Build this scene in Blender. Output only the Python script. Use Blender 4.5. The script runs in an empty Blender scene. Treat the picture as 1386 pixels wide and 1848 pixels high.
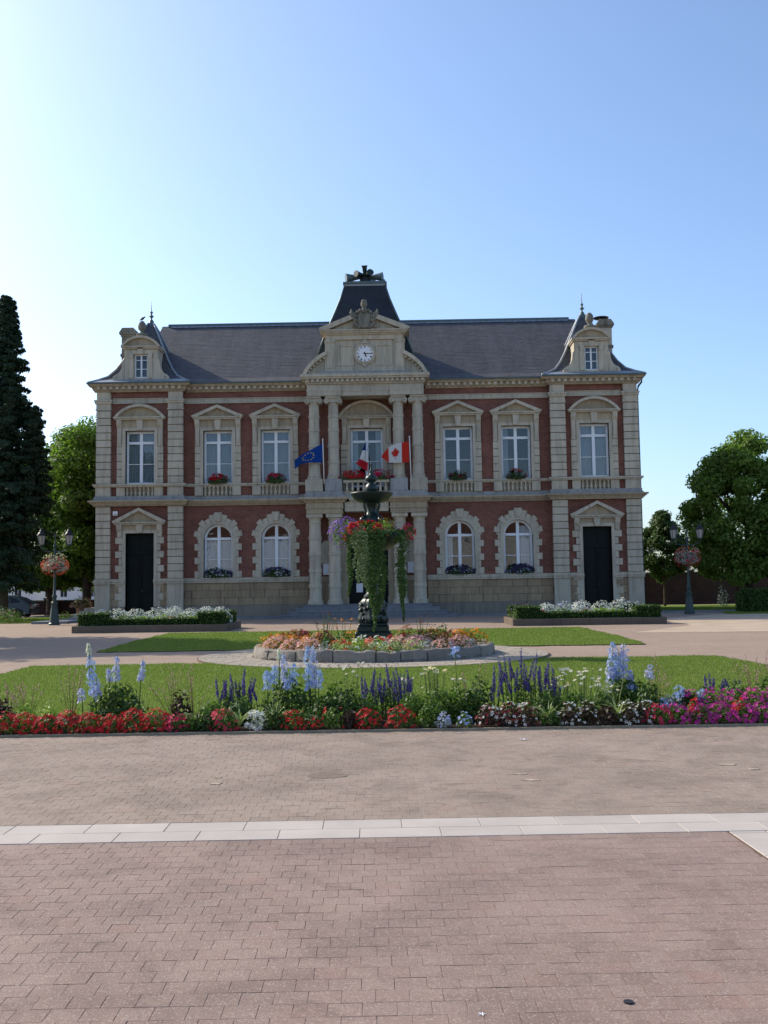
import bpy, bmesh, math, random
import numpy as np
from mathutils import Vector, Matrix

random.seed(7)
RNG = np.random.default_rng(11)
R = math.radians
PI = math.pi
scene = bpy.context.scene
COL = scene.collection

# ------------------------------------------------------------------ camera
cam_d = bpy.data.cameras.new('camera')
cam_d.sensor_fit = 'VERTICAL'
cam_d.sensor_height = 36.0
cam_d.lens = 36.0 * 1797.0 / 1848.0
cam_d.clip_end = 4000
cam = bpy.data.objects.new('camera', cam_d)
COL.objects.link(cam)
CAM_H = 1.6
cam_rot = Matrix.Rotation(R(.86), 3, 'Z') @ Matrix.Rotation(R(90 + 4.33), 3, 'X') @ Matrix.Rotation(R(-.83), 3, 'Z')
cam.matrix_world = Matrix.Translation((0, 0, CAM_H)) @ cam_rot.to_4x4()
scene.camera = cam

# ------------------------------------------------------------------ sky and sun
SUN_EL, SUN_AZ = 34.0, 31.0           # the sun stands to the left and a little behind the facade
sun_dir = Vector((-math.cos(R(SUN_EL)) * math.cos(R(SUN_AZ)), math.cos(R(SUN_EL)) * math.sin(R(SUN_AZ)), math.sin(R(SUN_EL))))
world = bpy.data.worlds.new('World')
scene.world = world
world.use_nodes = True
wn = world.node_tree.nodes
sky = wn.new('ShaderNodeTexSky')
sky.sky_type = 'NISHITA'
sky.sun_disc = False
sky.sun_elevation = R(SUN_EL)
sky.sun_rotation = math.atan2(sun_dir.x, sun_dir.y)
sky.altitude = 500
sky.air_density = 1.0
sky.dust_density = 2.4
sky.ozone_density = 3.9
world.node_tree.links.new(sky.outputs[0], wn['Background'].inputs[0])
wn['Background'].inputs[1].default_value = .128
sun_d = bpy.data.lights.new('sun', 'SUN')
sun_d.energy = 3.15
sun_d.angle = R(.5)
sun_d.color = (1, .90, .74)
sun = bpy.data.objects.new('sun', sun_d)
COL.objects.link(sun)
sun.rotation_mode = 'QUATERNION'
sun.rotation_quaternion = sun_dir.to_track_quat('Z', 'Y')
sun.location = sun_dir * 90
scene.view_settings.view_transform = 'Standard'
scene.view_settings.look = 'None'
scene.view_settings.exposure = .92
scene.view_settings.gamma = 1.0
scene.view_settings.use_curve_mapping = False
scene.cycles.max_bounces = 8
scene.cycles.transparent_max_bounces = 12

# ------------------------------------------------------------------ helpers
def tag(o, label=None, cat=None, group=None, kind=None):
    if label: o['label'] = label
    if cat: o['category'] = cat
    if group: o['group'] = group
    if kind: o['kind'] = kind
    return o

def thing(name, label, cat, loc=(0, 0, 0), rz=0, group=None):
    o = bpy.data.objects.new(name, None)
    o.empty_display_size = .2
    COL.objects.link(o)
    o.location = loc
    o.rotation_euler = (0, 0, rz)
    return tag(o, label, cat, group)

def link(name, mesh, parent=None):
    o = bpy.data.objects.new(name, mesh)
    COL.objects.link(o)
    if parent is not None: o.parent = parent
    return o

class MB:
    def __init__(s):
        s.v = []; s.f = []
    def poly(s, pts):
        n = len(s.v); s.v += [tuple(p) for p in pts]; s.f.append(tuple(range(n, n + len(pts)))); return s
    def box(s, x0, x1, y0, y1, z0, z1):
        n = len(s.v)
        s.v += [(x0, y0, z0), (x1, y0, z0), (x1, y1, z0), (x0, y1, z0), (x0, y0, z1), (x1, y0, z1), (x1, y1, z1), (x0, y1, z1)]
        s.f += [tuple(n + i for i in q) for q in ((0, 3, 2, 1), (4, 5, 6, 7), (0, 1, 5, 4), (1, 2, 6, 5), (2, 3, 7, 6), (3, 0, 4, 7))]
        return s
    def prism(s, pts, y0, y1):
        """outline in x,z pushed along y"""
        n = len(s.v); k = len(pts)
        s.v += [(x, y0, z) for x, z in pts] + [(x, y1, z) for x, z in pts]
        s.f.append(tuple(range(n, n + k))); s.f.append(tuple(range(n + 2 * k - 1, n + k - 1, -1)))
        for i in range(k):
            j = (i + 1) % k
            s.f.append((n + i, n + k + i, n + k + j, n + j))
        return s
    def side(s, pts, x0, x1):
        """outline in y,z pushed along x"""
        n = len(s.v); k = len(pts)
        s.v += [(x0, y, z) for y, z in pts] + [(x1, y, z) for y, z in pts]
        s.f.append(tuple(range(n, n + k))); s.f.append(tuple(range(n + 2 * k - 1, n + k - 1, -1)))
        for i in range(k):
            j = (i + 1) % k
            s.f.append((n + i, n + k + i, n + k + j, n + j))
        return s
    def slab(s, pts, z0, z1):
        """outline in x,y pushed along z"""
        n = len(s.v); k = len(pts)
        s.v += [(x, y, z0) for x, y in pts] + [(x, y, z1) for x, y in pts]
        s.f.append(tuple(range(n + k - 1, n - 1, -1))); s.f.append(tuple(range(n + k, n + 2 * k)))
        for i in range(k):
            j = (i + 1) % k
            s.f.append((n + i, n + j, n + k + j, n + k + i))
        return s
    def arc(s, cx, cz, r0, r1, a0, a1, y0, y1, seg=12):
        """part of a ring in the x,z plane with depth in y"""
        n = len(s.v)
        for i in range(seg + 1):
            a = a0 + (a1 - a0) * i / seg
            c, d = math.cos(a), math.sin(a)
            s.v += [(cx + r0 * c, y0, cz + r0 * d), (cx + r1 * c, y0, cz + r1 * d), (cx + r1 * c, y1, cz + r1 * d), (cx + r0 * c, y1, cz + r0 * d)]
        for i in range(seg):
            p = n + 4 * i
            for k in range(4):
                q = (k + 1) % 4
                s.f.append((p + k, p + q, p + 4 + q, p + 4 + k))
        s.f.append((n, n + 1, n + 2, n + 3)); e = n + 4 * seg; s.f.append((e + 3, e + 2, e + 1, e))
        return s
    def lathe(s, prof, seg=16, c=(0, 0, 0), rf=None, cap=True):
        n = len(s.v)
        for k, (r, z) in enumerate(prof):
            for i in range(seg):
                a = 2 * PI * i / seg
                q = r * (rf(a, k, z) if rf else 1)
                s.v.append((c[0] + q * math.cos(a), c[1] + q * math.sin(a), c[2] + z))
        for k in range(len(prof) - 1):
            for i in range(seg):
                j = (i + 1) % seg
                s.f.append((n + k * seg + i, n + k * seg + j, n + (k + 1) * seg + j, n + (k + 1) * seg + i))
        if cap:
            s.f.append(tuple(range(n + seg - 1, n - 1, -1)))
            e = n + (len(prof) - 1) * seg
            s.f.append(tuple(range(e, e + seg)))
        return s
    def tube(s, pts, rad, seg=8, cap=True):
        pts = [Vector(p) for p in pts]
        if not isinstance(rad, (list, tuple)): rad = [rad] * len(pts)
        n = len(s.v)
        for k, p in enumerate(pts):
            t = (pts[min(k + 1, len(pts) - 1)] - pts[max(k - 1, 0)]).normalized()
            u = t.cross(Vector((0, 0, 1)) if abs(t.z) < .9 else Vector((1, 0, 0))).normalized()
            w = t.cross(u)
            for i in range(seg):
                a = 2 * PI * i / seg
                s.v.append(tuple(p + (u * math.cos(a) + w * math.sin(a)) * rad[k]))
        for k in range(len(pts) - 1):
            for i in range(seg):
                j = (i + 1) % seg
                s.f.append((n + k * seg + i, n + k * seg + j, n + (k + 1) * seg + j, n + (k + 1) * seg + i))
        if cap:
            s.f.append(tuple(range(n + seg - 1, n - 1, -1)))
            e = n + (len(pts) - 1) * seg
            s.f.append(tuple(range(e, e + seg)))
        return s
    def mesh(s, name, mat, smooth=False, recalc=True, bevel=0):
        m = bpy.data.meshes.new(name)
        m.from_pydata(s.v, [], s.f)
        if recalc or bevel:
            b = bmesh.new(); b.from_mesh(m)
            bmesh.ops.recalc_face_normals(b, faces=b.faces)
            if bevel:
                bmesh.ops.bevel(b, geom=b.edges[:], offset=bevel, segments=1, affect='EDGES', profile=.5)
            b.to_mesh(m); b.free()
        if mat is not None: m.materials.append(mat)
        if smooth:
            m.polygons.foreach_set('use_smooth', [True] * len(m.polygons))
            if smooth == 'auto':
                m.set_sharp_from_angle(angle=R(38))
        return m
    def build(s, name, mat, parent=None, smooth=False, recalc=True, bevel=0):
        return link(name, s.mesh(name, mat, smooth, recalc, bevel), parent)

UNIT = {}
def unit_mesh(mat, k=0):
    key = (mat.name, k)
    if key not in UNIT:
        rnd = random.Random(k * 13 + 5)
        m = MB().box(-.5, .5, -.5, .5, -.5, .5).mesh('block', mat, bevel=.035)
        for v in m.vertices:
            v.co += Vector((rnd.uniform(-1, 1), rnd.uniform(-1, 1), rnd.uniform(-1, 1))) * .008
        UNIT[key] = m
    return UNIT[key]

def block(name, x0, x1, y0, y1, z0, z1, mat, parent):
    o = link(name, unit_mesh(mat, random.randrange(4)), parent)
    o.location = ((x0 + x1) / 2, (y0 + y1) / 2, (z0 + z1) / 2)
    o.scale = (abs(x1 - x0), abs(y1 - y0), abs(z1 - z0))
    return o

def np_mesh(name, verts, faces_n, mat, parent=None, tint=None, smooth=False):
    """verts (N*k,3) with k vertices for every face"""
    m = bpy.data.meshes.new(name)
    n = len(verts); nf = n // faces_n
    m.vertices.add(n); m.vertices.foreach_set('co', np.ascontiguousarray(verts, dtype=np.float32).ravel())
    m.loops.add(n); m.loops.foreach_set('vertex_index', np.arange(n, dtype=np.int32))
    m.polygons.add(nf); m.polygons.foreach_set('loop_start', np.arange(0, n, faces_n, dtype=np.int32))
    m.update(calc_edges=True)
    m.materials.append(mat)
    return link(name, m, parent)

def unitv(a):
    return a / np.maximum(np.linalg.norm(a, axis=1, keepdims=True), 1e-6)

def leaf_verts(P, N, size, aspect=.6, jitter=.6, droop=0.0, rng=RNG):
    """one folded-free diamond leaf for every point: P points, N outward directions"""
    n = len(P)
    size = np.broadcast_to(np.asarray(size, float), (n,))[:, None]
    nn = unitv(N + rng.normal(size=(n, 3)) * jitter)
    t = unitv(np.cross(nn, rng.normal(size=(n, 3))))
    if droop: t = unitv(t + np.array([0, 0, -droop])); nn = unitv(np.cross(t, np.cross(nn, t)))
    b = np.cross(nn, t)
    a = P - t * size * .5
    c = P + t * size * .5
    m1 = P + b * size * aspect * .5 - t * size * .08 + nn * size * .08
    m2 = P - b * size * aspect * .5 - t * size * .08 + nn * size * .08
    return np.stack([a, m1, c, m2], 1).reshape(-1, 3)

def flower_verts(P, N, size, petals=5, cup=.35, jitter=.35, rng=RNG):
    n = len(P)
    size = np.broadcast_to(np.asarray(size, float), (n,))[:, None]
    nn = unitv(N + rng.normal(size=(n, 3)) * jitter)
    t = unitv(np.cross(nn, rng.normal(size=(n, 3))))
    b = np.cross(nn, t)
    out = []
    for k in range(petals):
        a = 2 * PI * k / petals
        d = t * math.cos(a) + b * math.sin(a)
        e = np.cross(nn, d)
        w = 2.2 / petals
        out.append(np.stack([P, P + d * size * .3 + e * size * .5 * w * .62 + nn * size * cup * .25, P + d * size * .52 + nn * size * cup * .45, P + d * size * .3 - e * size * .5 * w * .62 + nn * size * cup * .25], 1))
    return np.stack(out, 1).reshape(-1, 3)

def sphere_dirs(n, rng=RNG, up=None):
    d = unitv(rng.normal(size=(n, 3)))
    if up is not None: d[:, 2] = np.abs(d[:, 2]) * up + d[:, 2] * (1 - up)
    return unitv(d)

def ordinal(i):
    return ['first', 'second', 'third', 'fourth', 'fifth', 'sixth', 'seventh', 'eighth', 'ninth', 'tenth', 'eleventh', 'twelfth', 'thirteenth', 'fourteenth', 'fifteenth', 'sixteenth', 'seventeenth', 'eighteenth', 'nineteenth', 'twentieth'][i]

# ------------------------------------------------------------------ materials
class NT:
    def __init__(s, name):
        s.m = bpy.data.materials.new(name); s.m.use_nodes = True
        s.t = s.m.node_tree; s.n = s.t.nodes; s.b = s.n['Principled BSDF']
        s.b.inputs['Roughness'].default_value = .8
        s.b.inputs['Specular IOR Level'].default_value = .3
    def new(s, k, **kw):
        x = s.n.new(k)
        for a, v in kw.items(): setattr(x, a, v)
        return x
    def l(s, a, b): s.t.links.new(a, b)
    def pos(s):
        return s.new('ShaderNodeNewGeometry').outputs['Position']
    def noise(s, scale, detail=4, rough=.6, vec=None, dist=0):
        x = s.new('ShaderNodeTexNoise')
        x.inputs['Scale'].default_value = scale; x.inputs['Detail'].default_value = detail
        x.inputs['Roughness'].default_value = rough; x.inputs['Distortion'].default_value = dist
        s.l(vec if vec is not None else s.pos(), x.inputs['Vector'])
        return x.outputs['Fac']
    def ramp(s, fac, stops):
        x = s.new('ShaderNodeValToRGB'); e = x.color_ramp.elements
        while len(e) < len(stops): e.new(.5)
        for k, (p, c) in enumerate(stops):
            e[k].position = p; e[k].color = (*c[:3], 1) if hasattr(c, '__len__') else (c, c, c, 1)
        s.l(fac, x.inputs[0]); return x.outputs[0]
    def mix(s, fac, a, b, mode='MIX'):
        x = s.new('ShaderNodeMix', data_type='RGBA', blend_type=mode)
        for k, v in ((0, fac), (6, a), (7, b)):
            if isinstance(v, (int, float)): x.inputs[k].default_value = v
            elif isinstance(v, tuple): x.inputs[k].default_value = (*v[:3], 1)
            else: s.l(v, x.inputs[k])
        return x.outputs[2]
    def math(s, op, a, b=None, clamp=False):
        x = s.new('ShaderNodeMath', operation=op, use_clamp=clamp)
        for k, v in ((0, a), (1, b)):
            if v is None: continue
            if isinstance(v, (int, float)): x.inputs[k].default_value = v
            else: s.l(v, x.inputs[k])
        return x.outputs[0]
    def rnd(s):
        """one random number for every piece: object and loose island together"""
        a = s.new('ShaderNodeObjectInfo').outputs['Random']; b = s.new('ShaderNodeNewGeometry').outputs['Random Per Island']
        return s.math('FRACT', s.math('ADD', a, b))
    def bump(s, h, strength=.3, dist=.02):
        x = s.new('ShaderNodeBump'); x.inputs['Strength'].default_value = strength; x.inputs['Distance'].default_value = dist
        s.l(h, x.inputs['Height']); s.l(x.outputs[0], s.b.inputs['Normal'])
    def color(s, c): s.l(c, s.b.inputs['Base Color'])
    def rough(s, r): s.b.inputs['Roughness'].default_value = r
    def spec(s, r): s.b.inputs['Specular IOR Level'].default_value = r

def scl(c, k): return tuple(min(1, x * k) for x in c)

def m_plain(name, c, var=.25, scale=3.0, rough=.7, spec=.3, metal=0, bump=0, piece=0, fine=40):
    t = NT(name)
    f = t.noise(scale, 5, .65)
    col = t.ramp(f, [(.3, scl(c, 1 - var)), (.7, scl(c, 1 + var * .7))])
    g = t.noise(fine, 3)
    col = t.mix(.35, col, t.ramp(g, [(.3, scl(c, .75)), (.7, scl(c, 1.2))]))
    if piece:
        r = t.rnd()
        col = t.mix(1.0, col, t.ramp(r, [(0, 1 - piece), (1, min(1, 1 + piece))]), 'MULTIPLY')
    t.color(col); t.rough(rough); t.spec(spec); t.b.inputs['Metallic'].default_value = metal
    if bump: t.bump(g, bump, .01)
    return t.m

def m_stone(name, c, c2, piece=.12, stain=.5, streak=True):
    """weathered limestone: mottled, darker in streaks running down"""
    t = NT(name)
    big = t.noise(.9, 5, .65)
    col = t.ramp(big, [(.32, c2), (.68, c)])
    g = t.noise(18, 4, .7)
    col = t.mix(.4, col, t.ramp(g, [(.25, scl(c, .62)), (.6, scl(c, 1.05)), (.85, scl(c, 1.2))]))
    if streak:
        mp = t.new('ShaderNodeMapping'); mp.inputs['Scale'].default_value = (5, 5, .5); t.l(t.pos(), mp.inputs[0])
        st = t.noise(1.0, 4, .6, mp.outputs[0])
        col = t.mix(t.ramp(st, [(.46, 0.0), (.72, stain)]), col, scl(c2, .45))
    r = t.rnd()
    col = t.mix(1.0, col, t.ramp(r, [(0, (1 - piece, 1 - piece, 1 - piece * .9)), (.5, .95), (1, 1.0)]), 'MULTIPLY')
    t.color(col); t.rough(.88); t.spec(.2); t.bump(g, .35, .012)
    return t.m

def m_leaf(name, a, b, trans=.3, rough=.55, spec=.25):
    t = NT(name)
    r = t.new('ShaderNodeNewGeometry').outputs['Random Per Island']
    n = t.noise(1.3, 3)
    f = t.math('ADD', t.math('MULTIPLY', r, .65), t.math('MULTIPLY', n, .45))
    col = t.ramp(f, [(.15, a), (.55, tuple((x + y) / 2 for x, y in zip(a, b))), (.95, b)])
    t.color(col); t.rough(rough); t.spec(spec)
    if trans:
        tr = t.new('ShaderNodeBsdfTranslucent'); t.l(t.mix(1.0, col, (.82, 1.0, .55), 'MULTIPLY'), tr.inputs[0])
        mx = t.new('ShaderNodeMixShader'); mx.inputs[0].default_value = trans
        out = t.n['Material Output']
        t.l(t.b.outputs[0], mx.inputs[1]); t.l(tr.outputs[0], mx.inputs[2]); t.l(mx.outputs[0], out.inputs[0])
    return t.m

def m_brick(name, c1, c2, mortar, bw=.22, bh=.065, plane='XZ', piecev=.5):
    t = NT(name)
    sp = t.new('ShaderNodeSeparateXYZ'); t.l(t.pos(), sp.inputs[0])
    cb = t.new('ShaderNodeCombineXYZ')
    if plane == 'XZ':
        t.l(t.math('ADD', sp.outputs[0], sp.outputs[1]), cb.inputs[0]); t.l(sp.outputs[2], cb.inputs[1])
    else:
        t.l(sp.outputs[0], cb.inputs[0]); t.l(sp.outputs[1], cb.inputs[1])
    br = t.new('ShaderNodeTexBrick')
    br.inputs['Scale'].default_value = 1.0
    br.inputs['Brick Width'].default_value = bw; br.inputs['Row Height'].default_value = bh
    br.inputs['Mortar Size'].default_value = bh * .12; br.inputs['Bias'].default_value = 0
    br.inputs['Color1'].default_value = (*c1, 1); br.inputs['Color2'].default_value = (*c2, 1); br.inputs['Mortar'].default_value = (*mortar, 1)
    t.l(cb.outputs[0], br.inputs['Vector'])
    n = t.noise(1.1, 5, .7)
    col = t.mix(1.0, br.outputs['Color'], t.ramp(n, [(.3, .62), (.7, 1.0)]), 'MULTIPLY')
    g = t.noise(26, 3)
    col = t.mix(.3, col, t.mix(1.0, col, t.ramp(g, [(.3, .55), (.75, 1.0)]), 'MULTIPLY'))
    t.color(col); t.rough(.9); t.spec(.15); t.bump(br.outputs['Fac'], -.25, .01)
    return t.m

M = {}
M['brick'] = m_brick('red_brick', (.30, .10, .068), (.195, .060, .045), (.30, .21, .165))
M['stone'] = m_stone('limestone', (.565, .505, .39), (.435, .38, .285))
M['stone_warm'] = m_stone('warm_limestone', (.48, .40, .275), (.35, .285, .195), piece=.2)
M['stone_grey'] = m_stone('grey_limestone', (.53, .48, .37), (.39, .35, .275))
M['stone_lead'] = m_stone('weathered_ledge', (.36, .36, .35), (.25, .25, .25))
M['stone_dark'] = m_stone('lichened_stone', (.27, .25, .20), (.13, .13, .10), stain=.7)
M['ashlar'] = m_stone('rusticated_ashlar', (.40, .305, .19), (.28, .21, .135), piece=.25)
M['plinth'] = m_stone('plinth_stone', (.27, .23, .185), (.19, .165, .135))
M['step'] = m_stone('blue_stone_step', (.24, .25, .27), (.17, .18, .195), stain=.35)
M['zinc'] = m_plain('weathered_zinc', (.09, .13, .135), .25, 2.5, .5, .4, .3)
M['lead'] = m_plain('grey_lead_sheet', (.27, .30, .33), .25, 2.5, .5, .4, .3)
M['white_paint'] = m_plain('white_window_paint', (.80, .82, .84), .06, 4, .45, .4)
M['door_paint'] = m_plain('dark_green_door_paint', (.006, .010, .010), .2, 4, .55, .15)
M['iron'] = m_plain('dark_green_cast_iron', (.008, .024, .021), .3, 6, .4, .4, .0)
M['lamp_iron'] = m_plain('green_lamp_paint', (.026, .05, .05), .25, 5, .45, .35)
M['black'] = m_plain('dark_paint', (.02, .02, .022), .2, 4, .5, .3)
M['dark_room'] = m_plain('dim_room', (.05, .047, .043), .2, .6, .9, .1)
M['net'] = m_plain('reflection_white_net_curtain', (.74, .78, .84), .06, 1.2, .9, .05)  # net curtain whitened to stand in for bright reflections in the arched panes
M['curtain'] = m_plain('grey_net_curtain', (.42, .46, .51), .06, 1.2, .9, .05)
M['chalk'] = m_plain('white_paper', (.78, .79, .82), .05, 5, .7, .2)
M['bark'] = m_plain('bark', (.075, .058, .045), .4, 7, .95, .1, bump=.5)
M['soil'] = m_plain('dark_soil', (.045, .032, .023), .4, 9, .98, .05, bump=.6)
M['pole'] = m_plain('pale_pole_paint', (.75, .74, .70), .05, 5, .4, .4)

def m_slate():
    t = NT('roof_slate')
    sp = t.new('ShaderNodeSeparateXYZ'); t.l(t.pos(), sp.inputs[0])
    cb = t.new('ShaderNodeCombineXYZ')
    t.l(t.math('ADD', sp.outputs[0], t.math('MULTIPLY', sp.outputs[1], .15)), cb.inputs[0]); t.l(t.math('ADD', sp.outputs[2], t.math('MULTIPLY', sp.outputs[1], .35)), cb.inputs[1])
    br = t.new('ShaderNodeTexBrick')
    br.inputs['Scale'].default_value = 1; br.inputs['Brick Width'].default_value = .24; br.inputs['Row Height'].default_value = .13
    br.inputs['Mortar Size'].default_value = .014
    br.inputs['Color1'].default_value = (.118, .121, .134, 1); br.inputs['Color2'].default_value = (.088, .091, .104, 1); br.inputs['Mortar'].default_value = (.035, .034, .038, 1)
    t.l(cb.outputs[0], br.inputs['Vector'])
    n = t.noise(.8, 6, .7)
    col = t.mix(1.0, br.outputs['Color'], t.ramp(n, [(.3, .8), (.7, 1.0)]), 'MULTIPLY')
    lich = t.noise(2.2, 6, .75, dist=.6)
    col = t.mix(t.ramp(lich, [(.52, 0.0), (.78, .5)]), col, (.17, .13, .095))
    sp2 = t.noise(5, 4, .7)
    col = t.mix(t.ramp(sp2, [(.55, 0.0), (.78, .4)]), col, (.16, .145, .13))
    sm = t.new('ShaderNodeMapping'); sm.inputs['Scale'].default_value = (2.2, .25, .25); t.l(t.pos(), sm.inputs[0])
    stv = t.noise(1.0, 4, .6, sm.outputs[0])
    col = t.mix(1.0, col, t.ramp(stv, [(.3, .72), (.65, 1.0)]), 'MULTIPLY')
    t.color(col); t.rough(.7); t.spec(.3); t.bump(br.outputs['Fac'], -.3, .012)
    return t.m
M['slate'] = m_slate()

def m_glass():
    t = NT('window_glass')
    gl = t.new('ShaderNodeBsdfGlossy'); gl.inputs['Roughness'].default_value = .015; gl.inputs['Color'].default_value = (.95, .97, 1, 1)
    tr = t.new('ShaderNodeBsdfTransparent'); tr.inputs[0].default_value = (.84, .87, .88, 1)
    fr = t.new('ShaderNodeFresnel'); fr.inputs['IOR'].default_value = 1.5
    w = t.noise(1.2, 2)
    bm = t.new('ShaderNodeBump'); bm.inputs['Strength'].default_value = .12; bm.inputs['Distance'].default_value = .05
    t.l(w, bm.inputs['Height']); t.l(bm.outputs[0], gl.inputs['Normal'])
    mx = t.new('ShaderNodeMixShader')
    t.l(fr.outputs[0], mx.inputs[0]); t.l(tr.outputs[0], mx.inputs[1]); t.l(gl.outputs[0], mx.inputs[2])
    t.l(mx.outputs[0], t.n['Material Output'].inputs[0])
    return t.m
M['glass'] = m_glass()

def m_paver(name, c, c2, coarse=1.0):
    t = NT(name)
    r = t.rnd()
    col = t.ramp(r, [(0, scl(c, .88)), (.1, c), (.75, c2), (.93, c2), (1, (c[0] * 1.03, c[1] * .96, c[2] * .95))])
    big = t.noise(.9, 5, .65)
    col = t.mix(1.0, col, t.ramp(big, [(.3, .80), (.68, 1.0)]), 'MULTIPLY')
    # scuffs and old stains
    st = t.noise(1.5, 5, .6, dist=.5)
    col = t.mix(t.ramp(st, [(.47, 0.0), (.63, .62)]), col, scl(c, .6))
    du = t.noise(.55, 5, .6, dist=.3)
    col = t.mix(t.ramp(du, [(.5, 0.0), (.72, .55)]), col, (c[0] * 1.22, c[1] * 1.26, c[2] * 1.3))
    st2 = t.noise(3.4, 4, .6, dist=.8)
    col = t.mix(t.ramp(st2, [(.58, 0.0), (.68, .5)]), col, scl(c, .52))
    # exposed pale and dark grains
    vo = t.new('ShaderNodeTexVoronoi'); vo.inputs['Scale'].default_value = 150 * coarse; t.l(t.pos(), vo.inputs['Vector'])
    sp = t.new('ShaderNodeSeparateColor'); t.l(vo.outputs['Color'], sp.inputs[0])
    col = t.mix(t.ramp(sp.outputs[0], [(.80, 0.0), (.95, .32)]), col, (.50, .44, .37))
    col = t.mix(t.ramp(sp.outputs[1], [(.80, 0.0), (.95, .32)]), col, (.12, .085, .07))
    t.color(col); t.rough(.85); t.spec(.2)
    t.bump(vo.outputs['Distance'], .35, .004)
    return t.m
M['paver'] = m_paver('brown_paver', (.262, .186, .156), (.274, .2, .168))
M['joint_far'] = m_plain('dusty_joint', (.22, .165, .13), .3, 9, .95, .05)
M['paver_far'] = m_paver('buff_paver', (.275, .212, .168), (.285, .226, .182))
M['joint'] = m_plain('joint_sand', (.15, .105, .08), .3, 9, .95, .05)

def m_granite():
    t = NT('white_granite_slab')
    r = t.rnd()
    col = t.ramp(r, [(0, (.40, .36, .32)), (1, (.47, .42, .375))])
    n = t.noise(1.8, 5, .7)
    col = t.mix(1.0, col, t.ramp(n, [(.3, .82), (.7, 1.0)]), 'MULTIPLY')
    g = t.noise(240, 2)
    col = t.mix(t.ramp(g, [(.58, 0.0), (.72, .5)]), col, (.30, .27, .25))
    t.color(col); t.rough(.75); t.spec(.25); t.bump(g, .15, .003)
    return t.m
M['granite'] = m_granite()

def m_plaza():
    """small pavers too far off to tell apart"""
    t = NT('distant_paving')
    sp = t.new('ShaderNodeSeparateXYZ'); t.l(t.pos(), sp.inputs[0])
    cb = t.new('ShaderNodeCombineXYZ'); t.l(sp.outputs[0], cb.inputs[0]); t.l(sp.outputs[1], cb.inputs[1])
    br = t.new('ShaderNodeTexBrick'); br.inputs['Scale'].default_value = 1
    br.inputs['Brick Width'].default_value = .133; br.inputs['Row Height'].default_value = .121; br.inputs['Mortar Size'].default_value = .004
    br.inputs['Color1'].default_value = (.34, .255, .195, 1); br.inputs['Color2'].default_value = (.295, .222, .17, 1); br.inputs['Mortar'].default_value = (.2, .15, .125, 1)
    t.l(cb.outputs[0], br.inputs['Vector'])
    n = t.noise(.35, 6, .7)
    col = t.mix(1.0, br.outputs['Color'], t.ramp(n, [(.3, .82), (.7, 1.0)]), 'MULTIPLY')
    g = t.noise(6, 4, .7)
    col = t.mix(t.ramp(g, [(.55, 0.0), (.8, .5)]), col, (.40, .32, .26))
    t.color(col); t.rough(.9); t.spec(.15); t.bump(g, .2, .01)
    return t.m
M['plaza'] = m_plaza()
M['gravel'] = m_plain('sandy_gravel', (.42, .335, .25), .22, .7, .95, .1, bump=.4, fine=30)
M['apron'] = m_plain('pale_cobble', (.36, .315, .26), .15, 1.5, .9, .15, piece=.15, bump=.3)

def m_lawn():
    t = NT('lawn_green')
    n = t.noise(.5, 6, .7)
    col = t.ramp(n, [(.28, (.11, .158, .026)), (.5, (.145, .195, .034)), (.75, (.19, .235, .05))])
    f = t.noise(30, 4, .7)
    col = t.mix(.45, col, t.ramp(f, [(.3, (.07, .12, .018)), (.7, (.18, .25, .055))]))
    d = t.noise(1.6, 5, .7)
    col = t.mix(t.ramp(d, [(.52, 0.0), (.75, .5)]), col, (.24, .21, .075))
    t.color(col); t.rough(.9); t.spec(.1); t.bump(f, .6, .02)
    return t.m
M['lawn'] = m_lawn()
M['blade'] = m_leaf('grass_blade', (.12, .17, .028), (.235, .29, .07), .4)
# ================================================================== GROUND
m = MB()
m.poly([(-900, -300, -.06), (900, -300, -.06), (900, 1500, -.06), (-900, 1500, -.06)])
tag(m.build('ground', M['plaza'], recalc=False), kind='structure')
# distant paved square between the flower bed and the town hall
m = MB(); m.poly([(-46, 11.3, -.004), (46, 11.3, -.004), (46, 62, -.004), (-46, 62, -.004)])
tag(m.build('plaza', M['plaza'], recalc=False), kind='structure')
m = MB(); m.slab([(7.6, 33), (40, 30), (40, 51.5), (16, 51.2), (11.5, 45), (11.2, 38.5)], -.02, .003)
tag(m.build('gravel_path', M['gravel']), kind='structure')

# ---- foreground paving: bedding sheet, pavers one by one, white granite band
PV = MB().poly([(-9, -2, -.0045), (9, -2, -.0045), (9, 11.3, -.0045), (-9, 11.3, -.0045)]).build('paving', M['joint'], recalc=False)
tag(PV, kind='structure')
PV.rotation_euler.z = R(1.7)
PW, PD = .133, .121
def paver_mesh(seed):
    rnd = random.Random(seed)
    g = .0006
    b = MB().box(-PW / 2 + g, PW / 2 - g, -PD / 2 + g, PD / 2 - g, -.03, 0)
    me = b.mesh('paver', M['paver'])
    bb = bmesh.new(); bb.from_mesh(me)
    top = [e for e in bb.edges if all(v.co.z > -.001 for v in e.verts)]
    bmesh.ops.bevel(bb, geom=top, offset=.001, segments=1, affect='EDGES')
    for v in bb.verts:
        v.co.x += rnd.uniform(-1, 1) * .0007; v.co.y += rnd.uniform(-1, 1) * .0007
    bb.to_mesh(me); bb.free()
    return me
pmesh = [paver_mesh(i) for i in range(8)]
singles = []; rest_a = []; rest_b = []
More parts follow.
